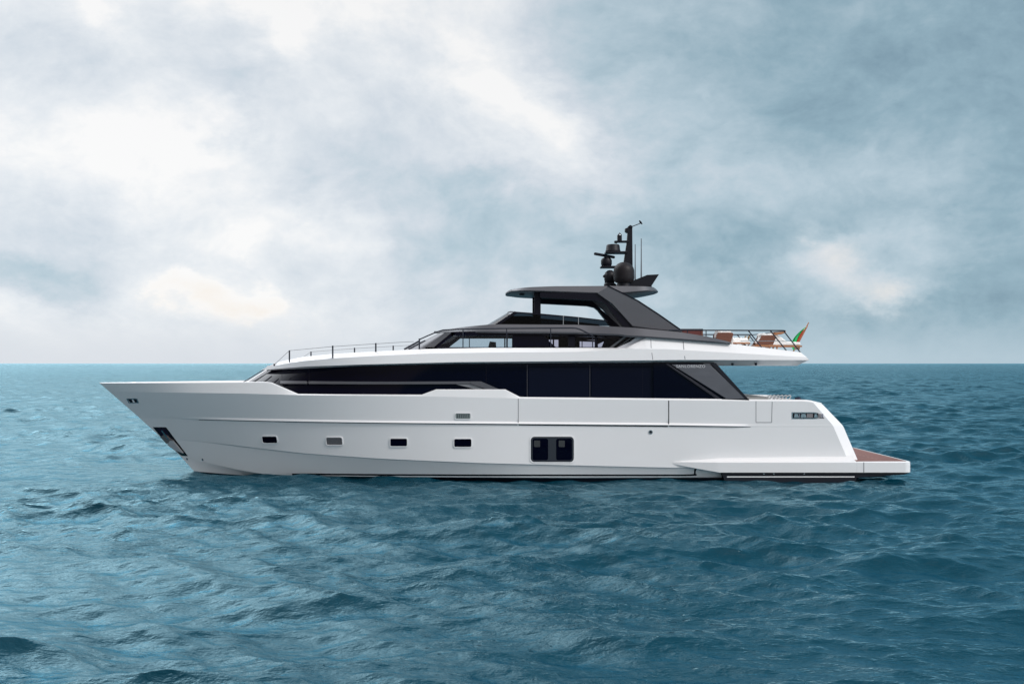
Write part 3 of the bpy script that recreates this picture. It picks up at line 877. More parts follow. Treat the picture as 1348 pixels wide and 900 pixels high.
# faint vertical joints in the glazing and the curtains behind it
for x, w in ((407, .5), (371, .5), (640, .5), (694, .8), (776.5, .8), (846, .4), (869, .6)):
    strip('glass_joint', [(x, 480 if x > 600 else 486), (x, 503 if x < 600 else (512 if x < 680 else 525))], w, M_SEAM if w > .5 else M_DARK, house, 0.004, surf=GS)
plate('interior_panel', [(696, 484), (775, 484), (775, 523.5), (696, 523.5)], M_GLASS2, house, 0.003, surf=GS)
plate('interior_panel', [(779, 484), (867, 484), (867, 524), (779, 524)], mat('dark_glass_rear_panel', (0.0035, 0.004, 0.012), .05, spec=.1), house, 0.003, surf=GS).name = 'interior_panel'
# grey handrail band across the forward glazing
bmr = bmesh.new()
strip('', [(371, 504.6), (405.5, 504.4)], 3.4, None, None, 0.10, -0.02, GS, bmr)
strip('', [(408, 504.4), (622, 503.4)], 3.4, None, None, 0.10, -0.02, GS, bmr)
bandr = finish('rail_band', bmr, M_GREY, ROOT)
finish('band_end', prism_px([(620, 501.8), (633, 501.8), (660, 513.4), (644, 513.4), (620, 505.2)], 3.19, 3.12), M_GREY, bandr)
finish('band_reveal', prism_px([(600, 505.6), (620, 505.6), (642, 514), (634, 514)], 3.14, 3.10), M_GREYL, bandr)
# raked windscreen frames
for k, (a, b, m_, w) in enumerate([((318, 503.2), (347, 486.5), M_RAIL, .018), ((324, 503.2), (351, 487.2), M_WHITE, .035), ((329, 503.2), (356, 487.8), M_GREYL, .03)]):
    bm = bmesh.new()
    ha = 0.35 + .45 * k
    add_tube(bm, [P(a[0], a[1] + 1, ha), P(b[0], b[1], ha)], w, 6)
    finish('windscreen_bar', bm, m_, house)

# ------------------------------------------------------------------ upper deck edge (white brow and aft overhang)
gb = lambda x: 3.28 * shp(x, -9.75, 6.8, 3.0) - 0.05 * sstep(x, 5, 11)
gi = lambda o: (lambda x: max(0, gb(x) - o * shp(x, -9.6, 3.0, 2)))
xk = [float(curve([(px, 450)], gi(.3))[0][0]) for px in (824, 850, 854)]
EXTRA = sorted([v for x in xk for v in (x - 0.01, x + 0.01)])
TOPB = [(345, 486.4), (362, 477.5), (372, 475.2), (400, 469.5), (440, 465.5), (500, 462), (560, 459.2), (640, 457.8), (824, 457.8), (850, 444.6), (854, 444.4), (880, 446.4), (963, 452.6), (1003.8, 457.2), (1056, 463.8)]
CRE = [(345, 486.6), (372, 479), (400, 475), (440, 471.5), (500, 468), (560, 465.5), (640, 464), (760, 463), (830, 459), (880, 459.5), (1060, 470)]
B2 = [(345, 487.0), (400, 482.3), (470, 479.8), (600, 476.5), (760, 475), (900, 473.6), (1065, 473.8)]
B1 = [(345, 487.6), (400, 485), (470, 482.6), (600, 479.8), (760, 478.6), (1059, 478.3)]
xe = lambda px: PX(px, 3.2)
rows = band([((lambda x: 3.96), -9.3, (lambda x: 0.0), xe(1055)),
             ((lambda x: 3.96 + .0 * x), -9.3, gi(0.6), xe(1055)),
             (B1, -9.45, gi(.38), xe(1058)),
             (B2, -9.6, gi(.0), xe(1065)),
             (CRE, -9.6, gi(.03), xe(1062)),
             (TOPB, -9.55, gi(.26), xe(1056)),
             (TOPB, -9.4, gi(.36), xe(1055))], None, nm=50)
deckz = 4.52
def dz(x, z): return z - 0.02 if x < 0 else min(z - 0.03, 4.56)
r6 = rows[-1]
rows.append([(x, max(0, h - 0.03), dz(x, z)) for x, h, z in r6])
rows.append([(x, 0, dz(x, z) + (0.03 if x < 0 else 0)) for x, h, z in r6])
brow = loft(rows, M_WHITE, 'upper_deck_moulding', ROOT, smooth=22)
BS = Surf(brow)
strip('moulding_seam', [(856.8, 446.5), (857.2, 458), (859.3, 473)], .8, M_SEAML, brow, surf=BS)
strip('moulding_seam', [(899.3, 449.5), (900.2, 460), (901.8, 472.8)], 1.0, M_SEAML, brow, surf=BS)
# grey raked facet in front of the rising coaming
finish('coaming_facet', prism_px([(810, 458.6), (830, 458.6), (853, 444.6), (846, 443.0), (838, 443.6), (830, 449.5)], 2.93, 2.7), mat('facet_grey', (.42, .42, .45), .4), brow)
for x, y in ((964.3, 479.5), (995, 479.2)):
    bm = bmesh.new(); add_lathe(bm, P(x, y, 2.9), [(0.045, 0.06), (0.05, 0.0), (0.04, -0.04), (0, -0.045)], 12)
    finish('ceiling_lamp', bm, M_RAIL, brow)

# ------------------------------------------------------------------ wheelhouse
HW = 2.45
def quad(bm, pts): bm.faces.new([bm.verts.new(p) for p in pts])
EXTRA = []
wr = lambda x: 2.62 * shp(x, -3.0, 2.6, 2.6) + 0.52 * sstep(x, 2.6, 4.7)
wr2 = lambda x: max(0, wr(x) - 0.16 * shp(x, -3.0, 1.5, 1.5))
RB = [(577, 438.2), (662, 438.4), (758, 439.2), (800, 441.4), (816, 441.8), (828, 444), (846, 444.2), (963, 452.2)]
RTp = [(577, 436.4), (584, 434.6), (600, 431.6), (642, 427.2), (660, 426.8), (758, 427.4), (800, 429.4), (832, 431.2), (895, 437), (930, 442.5), (963, 450.6)]
Xb_, Zb_ = curve(RB, wr); Xt_, Zt_ = curve(RTp, wr2)
xs = [-3.0 + 2.6 * (k / 22) ** 2.2 for k in range(23)] + np.linspace(-.4, PX(962, 3.1), 50)[1:].tolist()
r_b = [(x, wr(x), float(np.interp(x, Xb_, Zb_))) for x in xs]
r_bi = [(x, max(0, wr(x) - .35), float(np.interp(x, Xb_, Zb_)) + .02) for x in xs]
r_m = [(x, wr(x) + 0.015 * shp(x, -3, 1, 1), float(np.interp(x, Xb_, Zb_)) * .82 + .18 * float(np.interp(x, Xt_, Zt_))) for x in xs]
r_t = [(x, wr2(x), float(np.interp(x, Xt_, Zt_))) for x in xs]
fly = PX(800, 2.4)
r_ti = [(x, max(0, wr2(x) - .15), z + (.0 if x < 1 else -.02)) for (x, h, z) in r_t]
r_tc = [(x, 0, (z + .03) if x < -0.4 else z - 0.12 - (.25 * sstep(x, 0, 6))) for (x, h, z) in r_t]
rbc = [(x, 0, z) for x, h, z in r_bi]
roof = loft([rbc, r_bi, r_b, r_m, r_t, r_ti, r_tc], M_GREY, 'flybridge_coaming', ROOT, smooth=25)

# front wrap-round windscreen
bm = bmesh.new(); n = 14
for sg in (1, -1):
    lo_, hi_ = [], []
    for k in range(n + 1):
        a = R(90 * k / n)
        ex = 0.75
        lo_.append(bm.verts.new((-3.1 - (1.05) * (math.cos(a) ** ex), -HW * sg * (math.sin(a) ** ex), 4.50)))
        hi_.append(bm.verts.new((-2.18 - .62 * (math.cos(a) ** ex), -(HW - .1) * sg * (math.sin(a) ** ex), 5.16)))
    for k in range(n): bm.faces.new((lo_[k], lo_[k + 1], hi_[k + 1], hi_[k]))
bmesh.ops.remove_doubles(bm, verts=bm.verts, dist=.001)
wh = finish('wheelhouse', bm, M_GREY, ROOT, 40)
wh_glass = []
def wplate(poly, m, name='wall_panel', parent=None, hb=HW, t=.06, sign=1):
    return finish(name, prism_px(poly, hb, hb - t, sign=sign), m, parent or wh)
wplate([(556, 461), (586, 437), (596, 437), (568, 461)], M_GREY, 'front_pillar')
wplate([(566, 461), (594, 438), (600, 438), (596, 442.2), (571, 461)], M_GLASS, 'side_window')
wplate([(594, 437), (845, 437), (845, 446), (825, 443.2), (712, 441.8), (594, 441.8)], M_GLASS, 'window_head')
wplate([(675, 441), (714, 441), (733, 458), (733, 461), (675, 461)], M_GLASS, 'side_window')
wplate([(560, 456.8), (840, 456.8), (840, 461), (560, 461)], M_BLACK, 'window_sill')
wplate([(815, 458), (845, 440), (856, 444), (832, 460), (815, 460)], M_DARK, 'aft_pillar')
wplate([(748, 441), (757, 441), (757, 458), (748, 458)], M_DARK, 'mullion')
wplate([(783, 441), (786.5, 441), (786.5, 458), (783, 458)], M_DARK, 'mullion')
for sg in (1, -1):
    o = finish('window_pane', prism_px([(568, 459), (594, 440), (676, 440), (676, 459)], HW - .02, HW - .03, sign=sg), M_TINT, wh)
o = finish('window_pane', prism_px([(712, 440), (840, 440), (820, 459), (730, 459)], HW - .02, HW - .03), tinted('grey_pane', (.75, .72, .78), refl=.05), wh)
# far wall with its own openings
far = lambda px: 674 + (px - 674) / ((D0 - HW) / (D0 + HW))
def fwall(poly): return finish('far_wall', prism_px([(674 + (x - 674) * (D0 + HW) / (D0 - HW), 478 + (y - 478) * (D0 + HW) / (D0 - HW)) for x, y in poly], HW, HW - .06, sign=-1), M_DARK, wh)
fwall([(562, 461), (586, 443), (600, 443), (606, 445.5), (590, 458), (590, 461)])
fwall([(600, 439), (724, 439), (724, 445.6), (600, 445.6)])
fwall([(674, 445.6), (722.5, 445.6), (722.5, 461), (674, 461)])
fwall([(722.5, 443), (850, 443), (850, 448), (722.5, 447)]); fwall([(735, 446), (763, 446), (763, 461), (735, 461)])
fwall([(763, 447), (783, 448), (783, 450), (763, 449.3)]); fwall([(783, 446), (787, 446), (787, 461), (783, 461)])
fwall([(787, 447), (800, 447), (787, 453)]); fwall([(796, 447), (840, 447), (840, 461), (790, 461)])
fwall([(663.8, 445), (665.4, 445), (665.4, 459), (663.8, 459)]); fwall([(727.5, 445), (729.5, 445), (729.5, 459), (727.5, 459)])
# inside: a console, a helm seat and a table
bm = bmesh.new(); add_box(bm, -3.2, -2.5, -1.6, 1.6, 4.4, 4.62); add_prism(bm, [(-.95, -.35, 4.5), (-.6, -.35, 4.5), (-.62, -.35, 4.86), (-.85, -.35, 4.88)], .7)
finish('helm_console', bm, M_BLACK, wh)
bm = bmesh.new(); add_box(bm, 1.3, 4.3, -.9, -.2, 4.4, 4.66); add_box(bm, 2.15, 2.3, -.9, -.2, 4.6, 4.95)
finish('saloon_seating', bm, M_DBROWN, wh)
bm = bmesh.new(); add_tube(bm, [P(825, 441.5, 2.5), P(803, 458.2, 2.5)], .045, 6); add_tube(bm, [P(833, 443, 2.5), P(812, 458.2, 2.5)], .03, 6)
finish('aft_door_bar', bm, M_GREYL, wh)

# flybridge windscreen
fs = prism_px([(652, 427.6), (678, 410.6), (705, 412.6), (760, 417.6), (800, 422.2), (803, 429)], 2.1, 2.08)
o = finish('flybridge_screen', fs, M_TINTD, ROOT); scr = o
finish('flybridge_screen', prism_px([(652, 427.6), (678, 410.6), (705, 412.6), (760, 417.6), (800, 422.2), (803, 429)], 2.1, 2.08, sign=-1), M_TINTD, ROOT)
bm = prism_px([(650, 428), (677, 410.0), (705, 412), (760, 417), (800, 421.6), (800, 422.8), (760, 418.6), (705, 413.9), (681, 411.8), (656, 428)], 2.13, 2.07)
prism_px([(672, 416), (700, 416), (706, 428), (655, 428)], 2.06, 2.04, bm)
finish('screen_frame', bm, M_DARK, scr)
bm = prism_px([(650, 428), (677, 410.0), (705, 412), (760, 417), (800, 421.6), (800, 422.8), (760, 418.6), (705, 413.9), (681, 411.8), (656, 428)], 2.13, 2.07, sign=-1)
finish('screen_frame', bm, M_DARK, scr)
bm = bmesh.new()
lo_ = [P(652, 427.8, 2.1), P(645, 427.8, 1.6), P(640.5, 427.8, .8), P(639.5, 429, 0)]
hi_ = [P(678, 410.6, 2.1), P(673, 410.2, 1.6), P(669, 411, .8), P(668, 413.5, 0)]
A = lo_ + [(p[0], -p[1], p[2]) for p in lo_[:-1][::-1]]; B = hi_ + [(p[0], -p[1], p[2]) for p in hi_[:-1][::-1]]
va = [bm.verts.new(p) for p in A]; vb = [bm.verts.new(p) for p in B]
for i in range(len(A) - 1): bm.faces.new((va[i], va[i + 1], vb[i + 1], vb[i]))
finish('front_screen', bm, M_TINTM, scr)
bm = bmesh.new(); add_tube(bm, B, .025, 6)
finish('screen_top_rail', bm, M_RAIL, scr)
# seating and helm hidden low on the flybridge
for x, y0, y1 in ((741.5, 415.5, 440), (761.5, 417.5, 427)):
    bm = bmesh.new(); add_tube(bm, [P(x, y1, 2.2), P(x, y0, 2.2)], .014, 6)
    finish('slim_pole', bm, M_STEEL, ROOT)

# ------------------------------------------------------------------ hardtop and arch
HT = 2.25
def ht_bot(x):
    xs_ = [PX(664, HT), PX(672, HT), PX(711, HT), PX(785, HT), PX(825, HT), PX(871, HT)]
    return float(np.interp(x, xs_, [PZ(383.5, HT), PZ(382.3, HT), PZ(384, HT), PZ(387.3, HT), PZ(386.6, HT), PZ(381.2, HT)]))
def ht_top(x):
    xs_ = [PX(664, HT), PX(673, HT), PX(700, HT), PX(730, HT), PX(800, HT), PX(862, HT), PX(871, HT)]
    return float(np.interp(x, xs_, [PZ(381.8, HT), PZ(379, HT), PZ(377.1, HT), PZ(376, HT), PZ(375.6, HT), PZ(376.3, HT), PZ(379.6, HT)]))
xf_, xr_ = PX(665, 1.2), PX(871.5, HT - .6)
def ht_hb(x, o=0):
    a = max(0, 1 - max(0, (xf_ + 1.0 - x) / 1.0) ** 2.6) ** (1 / 2.4); b = max(0, 1 - max(0, (x - xr_ + 1.0) / 1.0) ** 2.4) ** (1 / 2.4)
    return max(0, HT - o) * min(a, b)
xs = [xf_ + 1.2 * (1 - math.cos(R(90 * k / 18))) for k in range(19)] + np.linspace(xf_ + 1.2, xr_ - 1.2, 16)[1:-1].tolist() + [xr_ - 1.2 * (1 - math.sin(R(90 * k / 18))) for k in range(19)]
h_bc = [(x, 0, ht_bot(x)) for x in xs]; h_b = [(x, ht_hb(x, .05), ht_bot(x)) for x in xs]
h_e = [(x, ht_hb(x), ht_bot(x) * .8 + ht_top(x) * .2) for x in xs]
h_t = [(x, ht_hb(x, .12), ht_top(x) - .01) for x in xs]; h_ti = [(x, ht_hb(x, .5), ht_top(x)) for x in xs]; h_tc = [(x, 0, ht_top(x) + .03) for x in xs]
hard = loft([h_bc, h_b, h_e, h_t, h_ti, h_tc], M_GREY, 'hardtop', ROOT, smooth=25)
bm = bmesh.new(); add_box(bm, PX(705, 0), PX(790, 0), -1.9, 1.9, ht_bot(1.5) - .03, ht_bot(1.5) + .03)
finish('ceiling_lining', bm, M_DARK, hard)
bm = bmesh.new(); add_lathe(bm, P(687, 388.5, 0.6), [(.1, .05), (.1, 0), (0, 0)], 14)
finish('ceiling_light', bm, M_DARK, hard)
ARCH = [(786, 386), (801, 376.2), (804, 376.2), (839, 395.6), (866, 413), (897.2, 434.4), (897.2, 436.6), (858, 432.8), (832.5, 429.2), (806, 400)]
LINER = [(711, 385), (787, 386), (836, 430.5), (821, 430.5), (798, 401.5), (793, 397.5), (783, 395.2), (711, 391.5)]
for sg in (1, -1):
    ar = finish('arch_side', prism_px(ARCH, HT + .03, HT - .22, sign=sg), M_GREY, ROOT, bevel=.015)
    finish('arch_lining', prism_px(LINER, HT - .02, HT - .5, sign=sg), M_DARK, ar)
    finish('front_post', prism_px([(703.4, 383), (711.8, 383), (711.8, 429), (703.4, 429)], 1.95, 1.75, sign=sg), M_DARK, hard)
    if sg == 1:
        finish('arch_edge', prism_px([(799, 376.4), (801.5, 375.9), (840, 395.0), (867, 412.6), (897.6, 434.0), (896, 434.6), (866, 413.8), (839, 396.2)], HT + .045, HT + .0), M_DARK, ar)
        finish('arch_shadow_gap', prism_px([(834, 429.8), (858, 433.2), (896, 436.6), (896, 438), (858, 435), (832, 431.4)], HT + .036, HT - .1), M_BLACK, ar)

# ------------------------------------------------------------------ mast with radars
mast = finish('mast', prism_px([(820, 376), (820.5, 350), (825.5, 318), (827, 298), (831.5, 297), (832.5, 300), (833.2, 376)], .12, -.12), M_MAST, ROOT, bevel=.02)
def mp(poly, name, h0=.15, h1=-.15, m=None, parent=None, bevel=.012): return finish(name, prism_px(poly, h0, h1), m or M_MAST, parent or mast, bevel=bevel)
mp([(809, 316.8), (828, 316.4), (828, 318.8), (813.5, 318.8), (812.5, 320), (809.5, 319)], 'mast_shelf')
mp([(797, 331), (826, 330.4), (826, 333), (797.5, 333)], 'mast_shelf', .3, -.3)
mp([(791, 350), (822, 349.6), (822, 352), (791.5, 352)], 'mast_shelf', .3, -.3)
mp([(813.2, 316.8), (813.2, 309), (815.8, 306), (818.6, 309), (818.8, 316.8)], 'mast_light')
bm = bmesh.new(); l = P(816, 309.4, .16); bmesh.ops.create_uvsphere(bm, u_segments=14, v_segments=10, radius=.04)
for v in bm.verts: v.co = v.co + Vector(l)
finish('lamp_lens', bm, M_STEEL, mast)
mp([(826.5, 298.5), (829.5, 296), (832.8, 297.5), (832.6, 301)], 'mast_cap')
mp([(823.2, 300.5), (827.2, 299.5), (827.2, 306), (825.5, 306), (823.2, 304.5)], 'camera_unit')
bm = bmesh.new(); c = P(807, 332, 0); k = .02922
add_lathe(bm, (c[0], c[1], c[2]), [(9.8 * k, 0), (10 * k, 2 * k), (9.4 * k, 3 * k), (8.7 * k, 8.6 * k), (7.6 * k, 10.0 * k), (4 * k, 10.5 * k), (0, 10.5 * k)])
finish('radome', bm, M_DOME, mast)
bm = bmesh.new(); c = P(798.3, 350, 0)
add_lathe(bm, c, [(6.2 * k, 0), (7.2 * k, 2 * k), (7.3 * k, 7 * k), (6 * k, 9.8 * k), (3.4 * k, 11 * k), (3.2 * k, 12.5 * k), (0, 12.5 * k)])
ped = finish('radar_pedestal', bm, M_MAST, mast)
bm = bmesh.new(); add_tube(bm, [P(782.4, 333.6, .5), P(783.2, 334, .48), P(808.2, 338.6, -.3), P(809, 338.8, -.32)], [.03, .055, .055, .03], 12)
finish('radar_scanner', bm, M_MAST, ped)
def dome(cx, ybase, r_px, hcyl, name, hb, m, ped_r, ped_y):
    bm = bmesh.new(); k = (D0 - hb) / FPX; c = P(cx, ybase, hb)
    prof = [(r_px * .80 * k, -1 * k), (r_px * .96 * k, 2 * k), (r_px * k, 5 * k), (r_px * k, hcyl * k)]
    for i in range(1, 11):
        a = R(90 * i / 10); prof.append((r_px * k * math.cos(a) if i < 10 else 0, (hcyl + r_px * .92 * math.sin(a)) * k))
    add_lathe(bm, c, prof, 32); o = finish(name, bm, m, mast)
    bm = bmesh.new(); add_lathe(bm, P(cx, ped_y, hb), [(ped_r * k, 0), (ped_r * k * .85, (ped_y - ybase) * k)], 24)
    finish('dome_base', bm, M_MAST, o); return o
dome(821.3, 371, 13.7, 13.5, 'satellite_dome', .9, mat('dome_brown_grey', (0.014, 0.011, 0.013), .5, spec=.2, vary=.1), 10, 380)
bm = bmesh.new(); c = P(803, 375, .2)
add_lathe(bm, c, [(8 * k, -8 * k), (8 * k, 1 * k), (5.5 * k, 3 * k), (7.5 * k, 6 * k), (7.8 * k, 11 * k), (6.5 * k, 16 * k), (3 * k, 19 * k), (0, 19.5 * k)], 24)
sl = finish('searchlight', bm, M_DOME, mast)
mp([(794, 362.5), (796, 361), (806, 362.2), (806, 364.6), (794.2, 364.8)], 'horn', .3, .1, parent=mast)
mp([(796, 362), (797.2, 362), (797.2, 380), (796, 380)], 'horn_bracket', .2, .15, parent=mast)
bm = bmesh.new(); add_tube(bm, [P(831.5, 298.5, 0), P(841.5, 294.6, 0), P(844.5, 293.4, 0)], .016, 6); add_tube(bm, [P(841.6, 290.3, 0), P(843.2, 292.5, 0), P(845.4, 295.2, 0)], [.02, .04, .02], 6)
finish('wind_vane', bm, M_MAST, mast)
for x, y0, w in ((836.2, 321.5, .018), (844.2, 314, .02)):
    bm = bmesh.new(); add_tube(bm, [P(x, 372, .2), P(x, y0 + 26, .2), P(x, y0, .2)], [w * 1.6, w, w * .8], 6)
    finish('whip_antenna', bm, mat('antenna_grey', (.12, .13, .15), .5), mast)
finish('mast_fairing', prism_px([(812, 376), (818, 372), (834, 369), (852, 361.8), (867.6, 361), (858.5, 375), (856, 377)], .75, .65), M_MAST, ROOT)
finish('mast_fairing', prism_px([(812, 376), (818, 372), (834, 369), (852, 361.8), (867.6, 361), (858.5, 375), (856, 377)], .75, .65, sign=-1), M_MAST, ROOT)
mp([(814, 372), (858, 370), (858, 383), (814, 383)], 'mast_plinth', .62, -.62)

# ------------------------------------------------------------------ rails
def post(px, y0, y1, hb, w, name='stanchion', m=None, sign=1, parent=None):
    bm = bmesh.new(); a = P(px, y1, hb); b = P(px, y0, hb); add_tube(bm, [(a[0], a[1] * sign, a[2]), (b[0], b[1] * sign, b[2])], w, 8)
    return finish(name, bm, m or M_RAIL, parent or RAIL)
def rail(pts, w, name, m=None, sign=1, parent=None):
    bm = bmesh.new(); add_tube(bm, [(p[0], p[1] * sign, p[2]) for p in [P(*q) for q in pts]], w, 6)
    return finish(name, bm, m or M_RAIL, parent or RAIL)
RAIL = rail([(361, 479.8, 1.7), (381, 461.3, 2.2), (438, 456, 2.8), (494.5, 452.4, 2.95), (530, 450.2, 2.98), (545, 449.5, 2.98)], .009, 'foredeck_rail', M_GREYL, parent=ROOT)
post(361, 478.6, 481.5, 1.7, .03, 'rail_foot')
for sg in (1, -1):
    if sg == -1: rail([(361, 479.8, 1.7), (381, 461.3, 2.2), (438, 456, 2.8), (494.5, 452.4, 2.95), (545, 449.5, 2.98)], .008, 'rail_wire', M_GREYL, sign=-1)
    for x, y0, y1, hb in ((381, 461, 477, 2.2), (438, 454.8, 471, 2.8), (494.7, 451.4, 467, 2.95), (552, 445.5, 463.5, 3.0)):
        post(x, y0, y1, hb, .028, sign=sg)
SR = [(552, 446.8), (563, 441.8), (575, 436.8), (583, 434.4), (600, 433.4), (660, 432.2), (752, 431.6), (758, 431.9), (764, 433.6), (780, 441.5)]
for sg in (1, -1):
    rail([(x, y, 3.0) for x, y in SR], .024, 'side_rail', sign=sg)
    for x, y0, y1 in ((609.5, 433.3, 460), (667, 432.2, 459), (725, 431.8, 459), (780, 441.5, 459)):
        post(x, y0, y1, 3.0, .018, 'rail_post', sign=sg)
rail([(532, 459.6, 1.2), (545, 452.5, 1.2), (552, 448.6, 1.2)], .035, 'wiper_rail', M_RAIL)
rail([(538, 459.6, 1.9), (552, 452.3, 1.9), (560, 448.6, 1.9)], .045, 'wiper_rail', M_RAIL)
AR = None
for sg in (1, -1):
    o = rail([(880, 434.6, 2.95), (921, 434.6, 2.95), (1031, 435.0, 2.95), (1034, 435.6, 2.95)], .024, 'aft_rail', M_RAIL, sign=sg, parent=ROOT)
    for (x0, y0, x1, y1) in ((985, 435, 1004, 459), (1014, 435.2, 1036.5, 463), (1032, 436, 1054.5, 465)):
        rail([(x0, y0, 2.95), (x1, y1, 2.95)], .022, 'rail_post', M_RAIL, sign=sg, parent=o)
    rail([(975, 448.6, 2.95), (1042, 448.9, 2.95)], .010, 'mid_rail', M_STEEL, sign=sg, parent=o)
    post(929.5, 434.6, 446, 2.95, .018, 'rail_post', sign=sg, parent=o)
    post(905, 434.6, 446, 2.95, .018, 'rail_post', sign=sg, parent=o)
bm = bmesh.new(); add_tube(bm, [P(1033.5, 435.6, 2.95), (P(1033.5, 435.6, 2.95)[0], 2.95, P(1033.5, 435.6, 2.95)[2])], .022, 6)
finish('stern_rail', bm, M_RAIL, o)
staff = finish('flagstaff', (lambda b: (add_tube(b, [P(1043.5, 464, 0), P(1064.6, 424.4, 0)], [.03, .022], 8), b)[1])(bmesh.new()), M_WOOD, ROOT)
ROOT['label'] = 'long white motor yacht with black glazing and dark grey upper deck lying at rest'
ROOT['category'] = 'yacht'

# aft cockpit low coaming
bm = bmesh.new(); add_prism(bm, [P(980, 522.4, 2.4), P(1012, 522.4, 2.4), P(1012, 530, 2.4), P(980, 530, 2.4)], 4.8)
finish('cockpit_sofa_back', bm, mat('sofa_grey', (.38, .38, .37), .8), ROOT)


# ------------------------------------------------------------------ loose things aboard
def thing(name, loc, label, cat, group=None):
    o = bpy.data.objects.new(name, None); COL.objects.link(o); o.location = (loc[0], loc[1] + D0, loc[2]); o.empty_display_size = .3
    o['label'] = label; o['category'] = cat
    if group: o['group'] = group
    return o
def tag(o, label, cat, group=None):
    o['label'] = label; o['category'] = cat
    if group: o['group'] = group
    o.location.y += D0
    return o


def box_c(bm, cx, cy, cz, sx, sy, sz): add_box(bm, cx - sx / 2, cx + sx / 2, cy - sy / 2, cy + sy / 2, cz - sz / 2, cz + sz / 2)


def armchair(x, y, z, label, w=0.68, hgt=0.62, rake=0.14):
    """brown shell armchair seen side on: its raked side panels face the viewer"""
    t = thing('deck_armchair', (x, y, z), label, 'armchair', 'brown armchairs on the upper aft deck')
    bm = bmesh.new(); box_c(bm, 0, 0, .12, w * 1.25, .72, .07); finish('seat_base', bm, M_WOOD, t, bevel=.01)
    for sx in (-1, 1):
        for sy in (-1, 1):
            bm = bmesh.new(); add_tube(bm, [(sx * w * .55, sy * .3, 0), (sx * w * .55, sy * .3, .1)], .03, 8); finish('leg', bm, M_WOOD, t)
    for sy in (-1, 1):
        bm = bmesh.new()
        add_prism(bm, [(-w / 2 - .04, sy * .36, .16), (w / 2 - .12, sy * .36, .16), (w / 2, sy * .36, hgt - .06), (w / 2 - .04, sy * .36, hgt), (-w / 2 + rake, sy * .36, hgt), (-w / 2 + rake - .04, sy * .36, hgt - .1)], -sy * .05)
        finish('side_panel', bm, M_BROWN, t, bevel=.012)
    bm = bmesh.new(); box_c(bm, -.02, 0, .27, w * .8, .6, .16); finish('seat_cushion', bm, M_CUSH, t, bevel=.04)
    bm = bmesh.new(); add_prism(bm, [(-w / 2 + rake - .02, -.33, hgt - .2), (-w / 2 + rake + .14, -.33, hgt - .2), (-w / 2 + rake + .16, -.33, hgt + .08), (-w / 2 + rake + .02, -.33, hgt + .08)], .66)
    finish('back_cushion', bm, M_CUSH, t, bevel=.03)
    bm = bmesh.new(); box_c(bm, .02, 0, hgt + .015, w * .72, .56, .07); finish('throw', bm, M_CUSH, t, bevel=.03)
    return t


DZ = 4.565
k42 = 41.3 / FPX
armchair(PX(952, 2.0), -2.0, DZ + .02, 'brown armchair with white cushions half hidden behind the grey coaming', .62, .58, .04)
armchair(PX(1006.5, 2.0), -2.0, DZ, 'brown armchair with white cushion standing nearest the stern rail', .70, .50, .16)
# cabinet
t = thing('outdoor_bar_cabinet', (PX(909, 1.5), -1.5, DZ), 'low mahogany cabinet just behind the arch on the upper deck', 'cabinet')
bm = bmesh.new(); box_c(bm, 0, 0, .36, .74, .8, .72); finish('body', bm, mat('mahogany', (.13, .03, .025), .35, vary=.3), t, bevel=.01)
bm = bmesh.new(); box_c(bm, .36, 0, .37, .06, .84, .76); finish('end_panel', bm, M_BROWN, t)
bm = bmesh.new(); box_c(bm, 0, 0, .735, .78, .84, .03); finish('top', bm, M_DBROWN, t)
# low table with white cloth
t = thing('coffee_table', (PX(974, 1.8), -1.8, DZ), 'low wooden table with white cloth between the two brown armchairs', 'table')
bm = bmesh.new(); box_c(bm, 0, 0, .22, .62, .7, .05); finish('table_top', bm, M_WOOD, t)
for sx in (-1, 1):
    for sy in (-1, 1):
        bm = bmesh.new(); box_c(bm, sx * .24, sy * .3, .1, .06, .06, .2); finish('leg', bm, M_DBROWN, t)
bm = bmesh.new(); bmesh.ops.create_grid(bm, x_segments=14, y_segments=14, size=.34)
for v in bm.verts:
    ed = max(abs(v.co.x), abs(v.co.y)) / .34
    v.co.z = .42 + .05 * math.sin(v.co.x * 21) * math.cos(v.co.y * 17) - (.17 * max(0, ed - .75) * 4)
r = bmesh.ops.extrude_face_region(bm, geom=bm.faces[:]); [setattr(v.co, 'z', v.co.z - .03) for v in r['geom'] if isinstance(v, bmesh.types.BMVert)]
o = finish('tablecloth', bm, M_CUSH, None); o.location = (PX(973, 1.8), -1.8, DZ - .03)
tag(o, 'crumpled white cloth heaped on the low table between the armchairs', 'cloth')
for x_ in (981.5, 985.5):
    bm = bmesh.new(); add_lathe(bm, (0, 0, 0), [(.03, 0), (.008, .02), (.008, .1), (.035, .14), (.04, .22), (.03, .24)], 12)
    o = finish('wine_glass', bm, mat('amber_glass', (.25, .17, .09), .15), None); o.location = (PX(x_, 1.9), -1.9, DZ + .25)
    tag(o, 'amber stemmed glass on the low table beside the white cloth', 'glass', 'glasses on the low table')
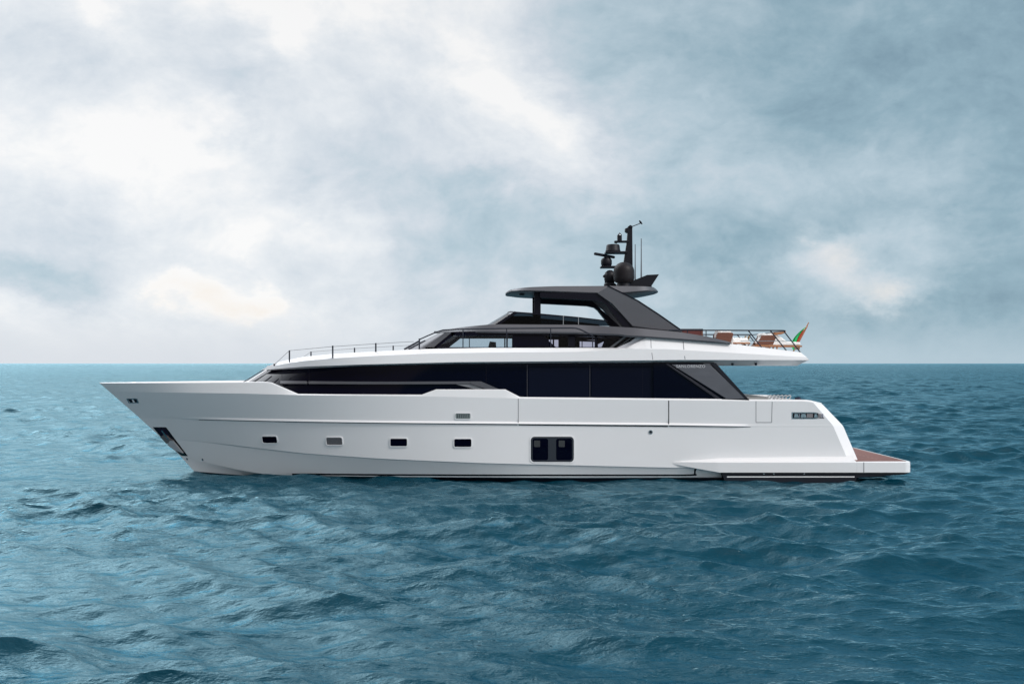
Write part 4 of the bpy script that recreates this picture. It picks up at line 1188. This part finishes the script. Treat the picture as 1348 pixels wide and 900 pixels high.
# sun lounger at the stern rail
t = thing('sun_lounger', (PX(1030, .9), -.9, DZ), 'white cushioned sun lounger with wooden arm at the stern end', 'sun lounger')
bm = bmesh.new(); box_c(bm, 0, 0, .12, 1.3, .7, .06); finish('frame', bm, M_WOOD, t)
for sx in (-1, 1):
    bm = bmesh.new(); box_c(bm, sx * .55, 0, .05, .06, .6, .1); finish('leg', bm, M_WOOD, t)
bm = bmesh.new(); add_prism(bm, [(-.62, -.33, .15), (.6, -.33, .15), (.6, -.33, .27), (.1, -.33, .30), (-.35, -.33, .62), (-.5, -.33, .6)], .66)
finish('mattress', bm, M_CUSH, t, bevel=.04)
bm = bmesh.new(); add_prism(bm, [(-.5, -.42, .52), (-.15, -.42, .56), (.02, -.42, .62), (.04, -.42, .69), (-.2, -.42, .69), (-.5, -.42, .60)], .08); finish('arm_rest', bm, M_WOOD, t, bevel=.02)

# flag: furled along the staff
def flag():
    bm = bmesh.new(); NU, NV = 20, 24
    a = Vector(P(1062.2, 428.8, 0)); b = Vector(P(1046.5, 458.5, 0))
    grid = []
    for i in range(NU + 1):
        v = i / NU; base = a.lerp(b, v * .98); row = []
        wmax = .06 + .60 * math.sin(math.pi * min(1, v * .92 + .04)) ** .8 * (1 - .2 * v)
        for j in range(NV + 1):
            u = j / NV
            x = base.x - u * wmax * (.62) + .02; z = base.z - u * wmax * .20 - .05 * u
            y = .09 * math.sin(u * 15 + v * 3) * u
            row.append(bm.verts.new((x + .03 * math.sin(u * 15 + 1), y, z)))
        grid.append(row)
    for i in range(NU):
        for j in range(NV):
            f = bm.faces.new((grid[i][j], grid[i][j + 1], grid[i + 1][j + 1], grid[i + 1][j]))
            u = (j + .5) / NV; f.material_index = 2 if u < .28 else (1 if u < .42 else 0)
    o = finish('ensign', bm, [M_GREEN, M_FWHITE, M_RED], None, 60)
    s_ = o.modifiers.new('thick', 'SOLIDIFY'); s_.thickness = .006
    return tag(o, 'green white and red flag drooping on the raked staff at the stern', 'flag')
flag()

# rope coils and a dark bag on the stern quarter
for i in range(6):
    bm = bmesh.new(); x = PX(1012 + i * 5.0, 2.9); pts = []
    for k in range(15):
        a = 2 * math.pi * k / 14; pts.append((.085 * math.cos(a) + .07 * math.sin(a), .02 * math.sin(a * 2), .09 + .085 * math.sin(a)))
    add_tube(bm, pts, .022, 6)
    o = finish('rope_coil', bm, M_ROPE, None); o.location = (x, -2.9, PZ(526, 2.9) - .02)
    tag(o, 'coil of pale grey rope leaning in the row on the stern bulwark', 'rope', 'rope coils on the stern bulwark')
bm = bmesh.new(); bmesh.ops.create_icosphere(bm, subdivisions=3, radius=.11)
for v in bm.verts: v.co = Vector((v.co.x * 1.1, v.co.y * .8, max(-.05, v.co.z * .62 + .012 * math.sin(v.co.x * 50))))
o = finish('navy_bag', bm, M_NAVY, None); o.location = (PX(1050.5, 2.9), -2.9, PZ(526, 2.9) + .03)
tag(o, 'small navy blue bag on the stern bulwark behind the ropes', 'bag')
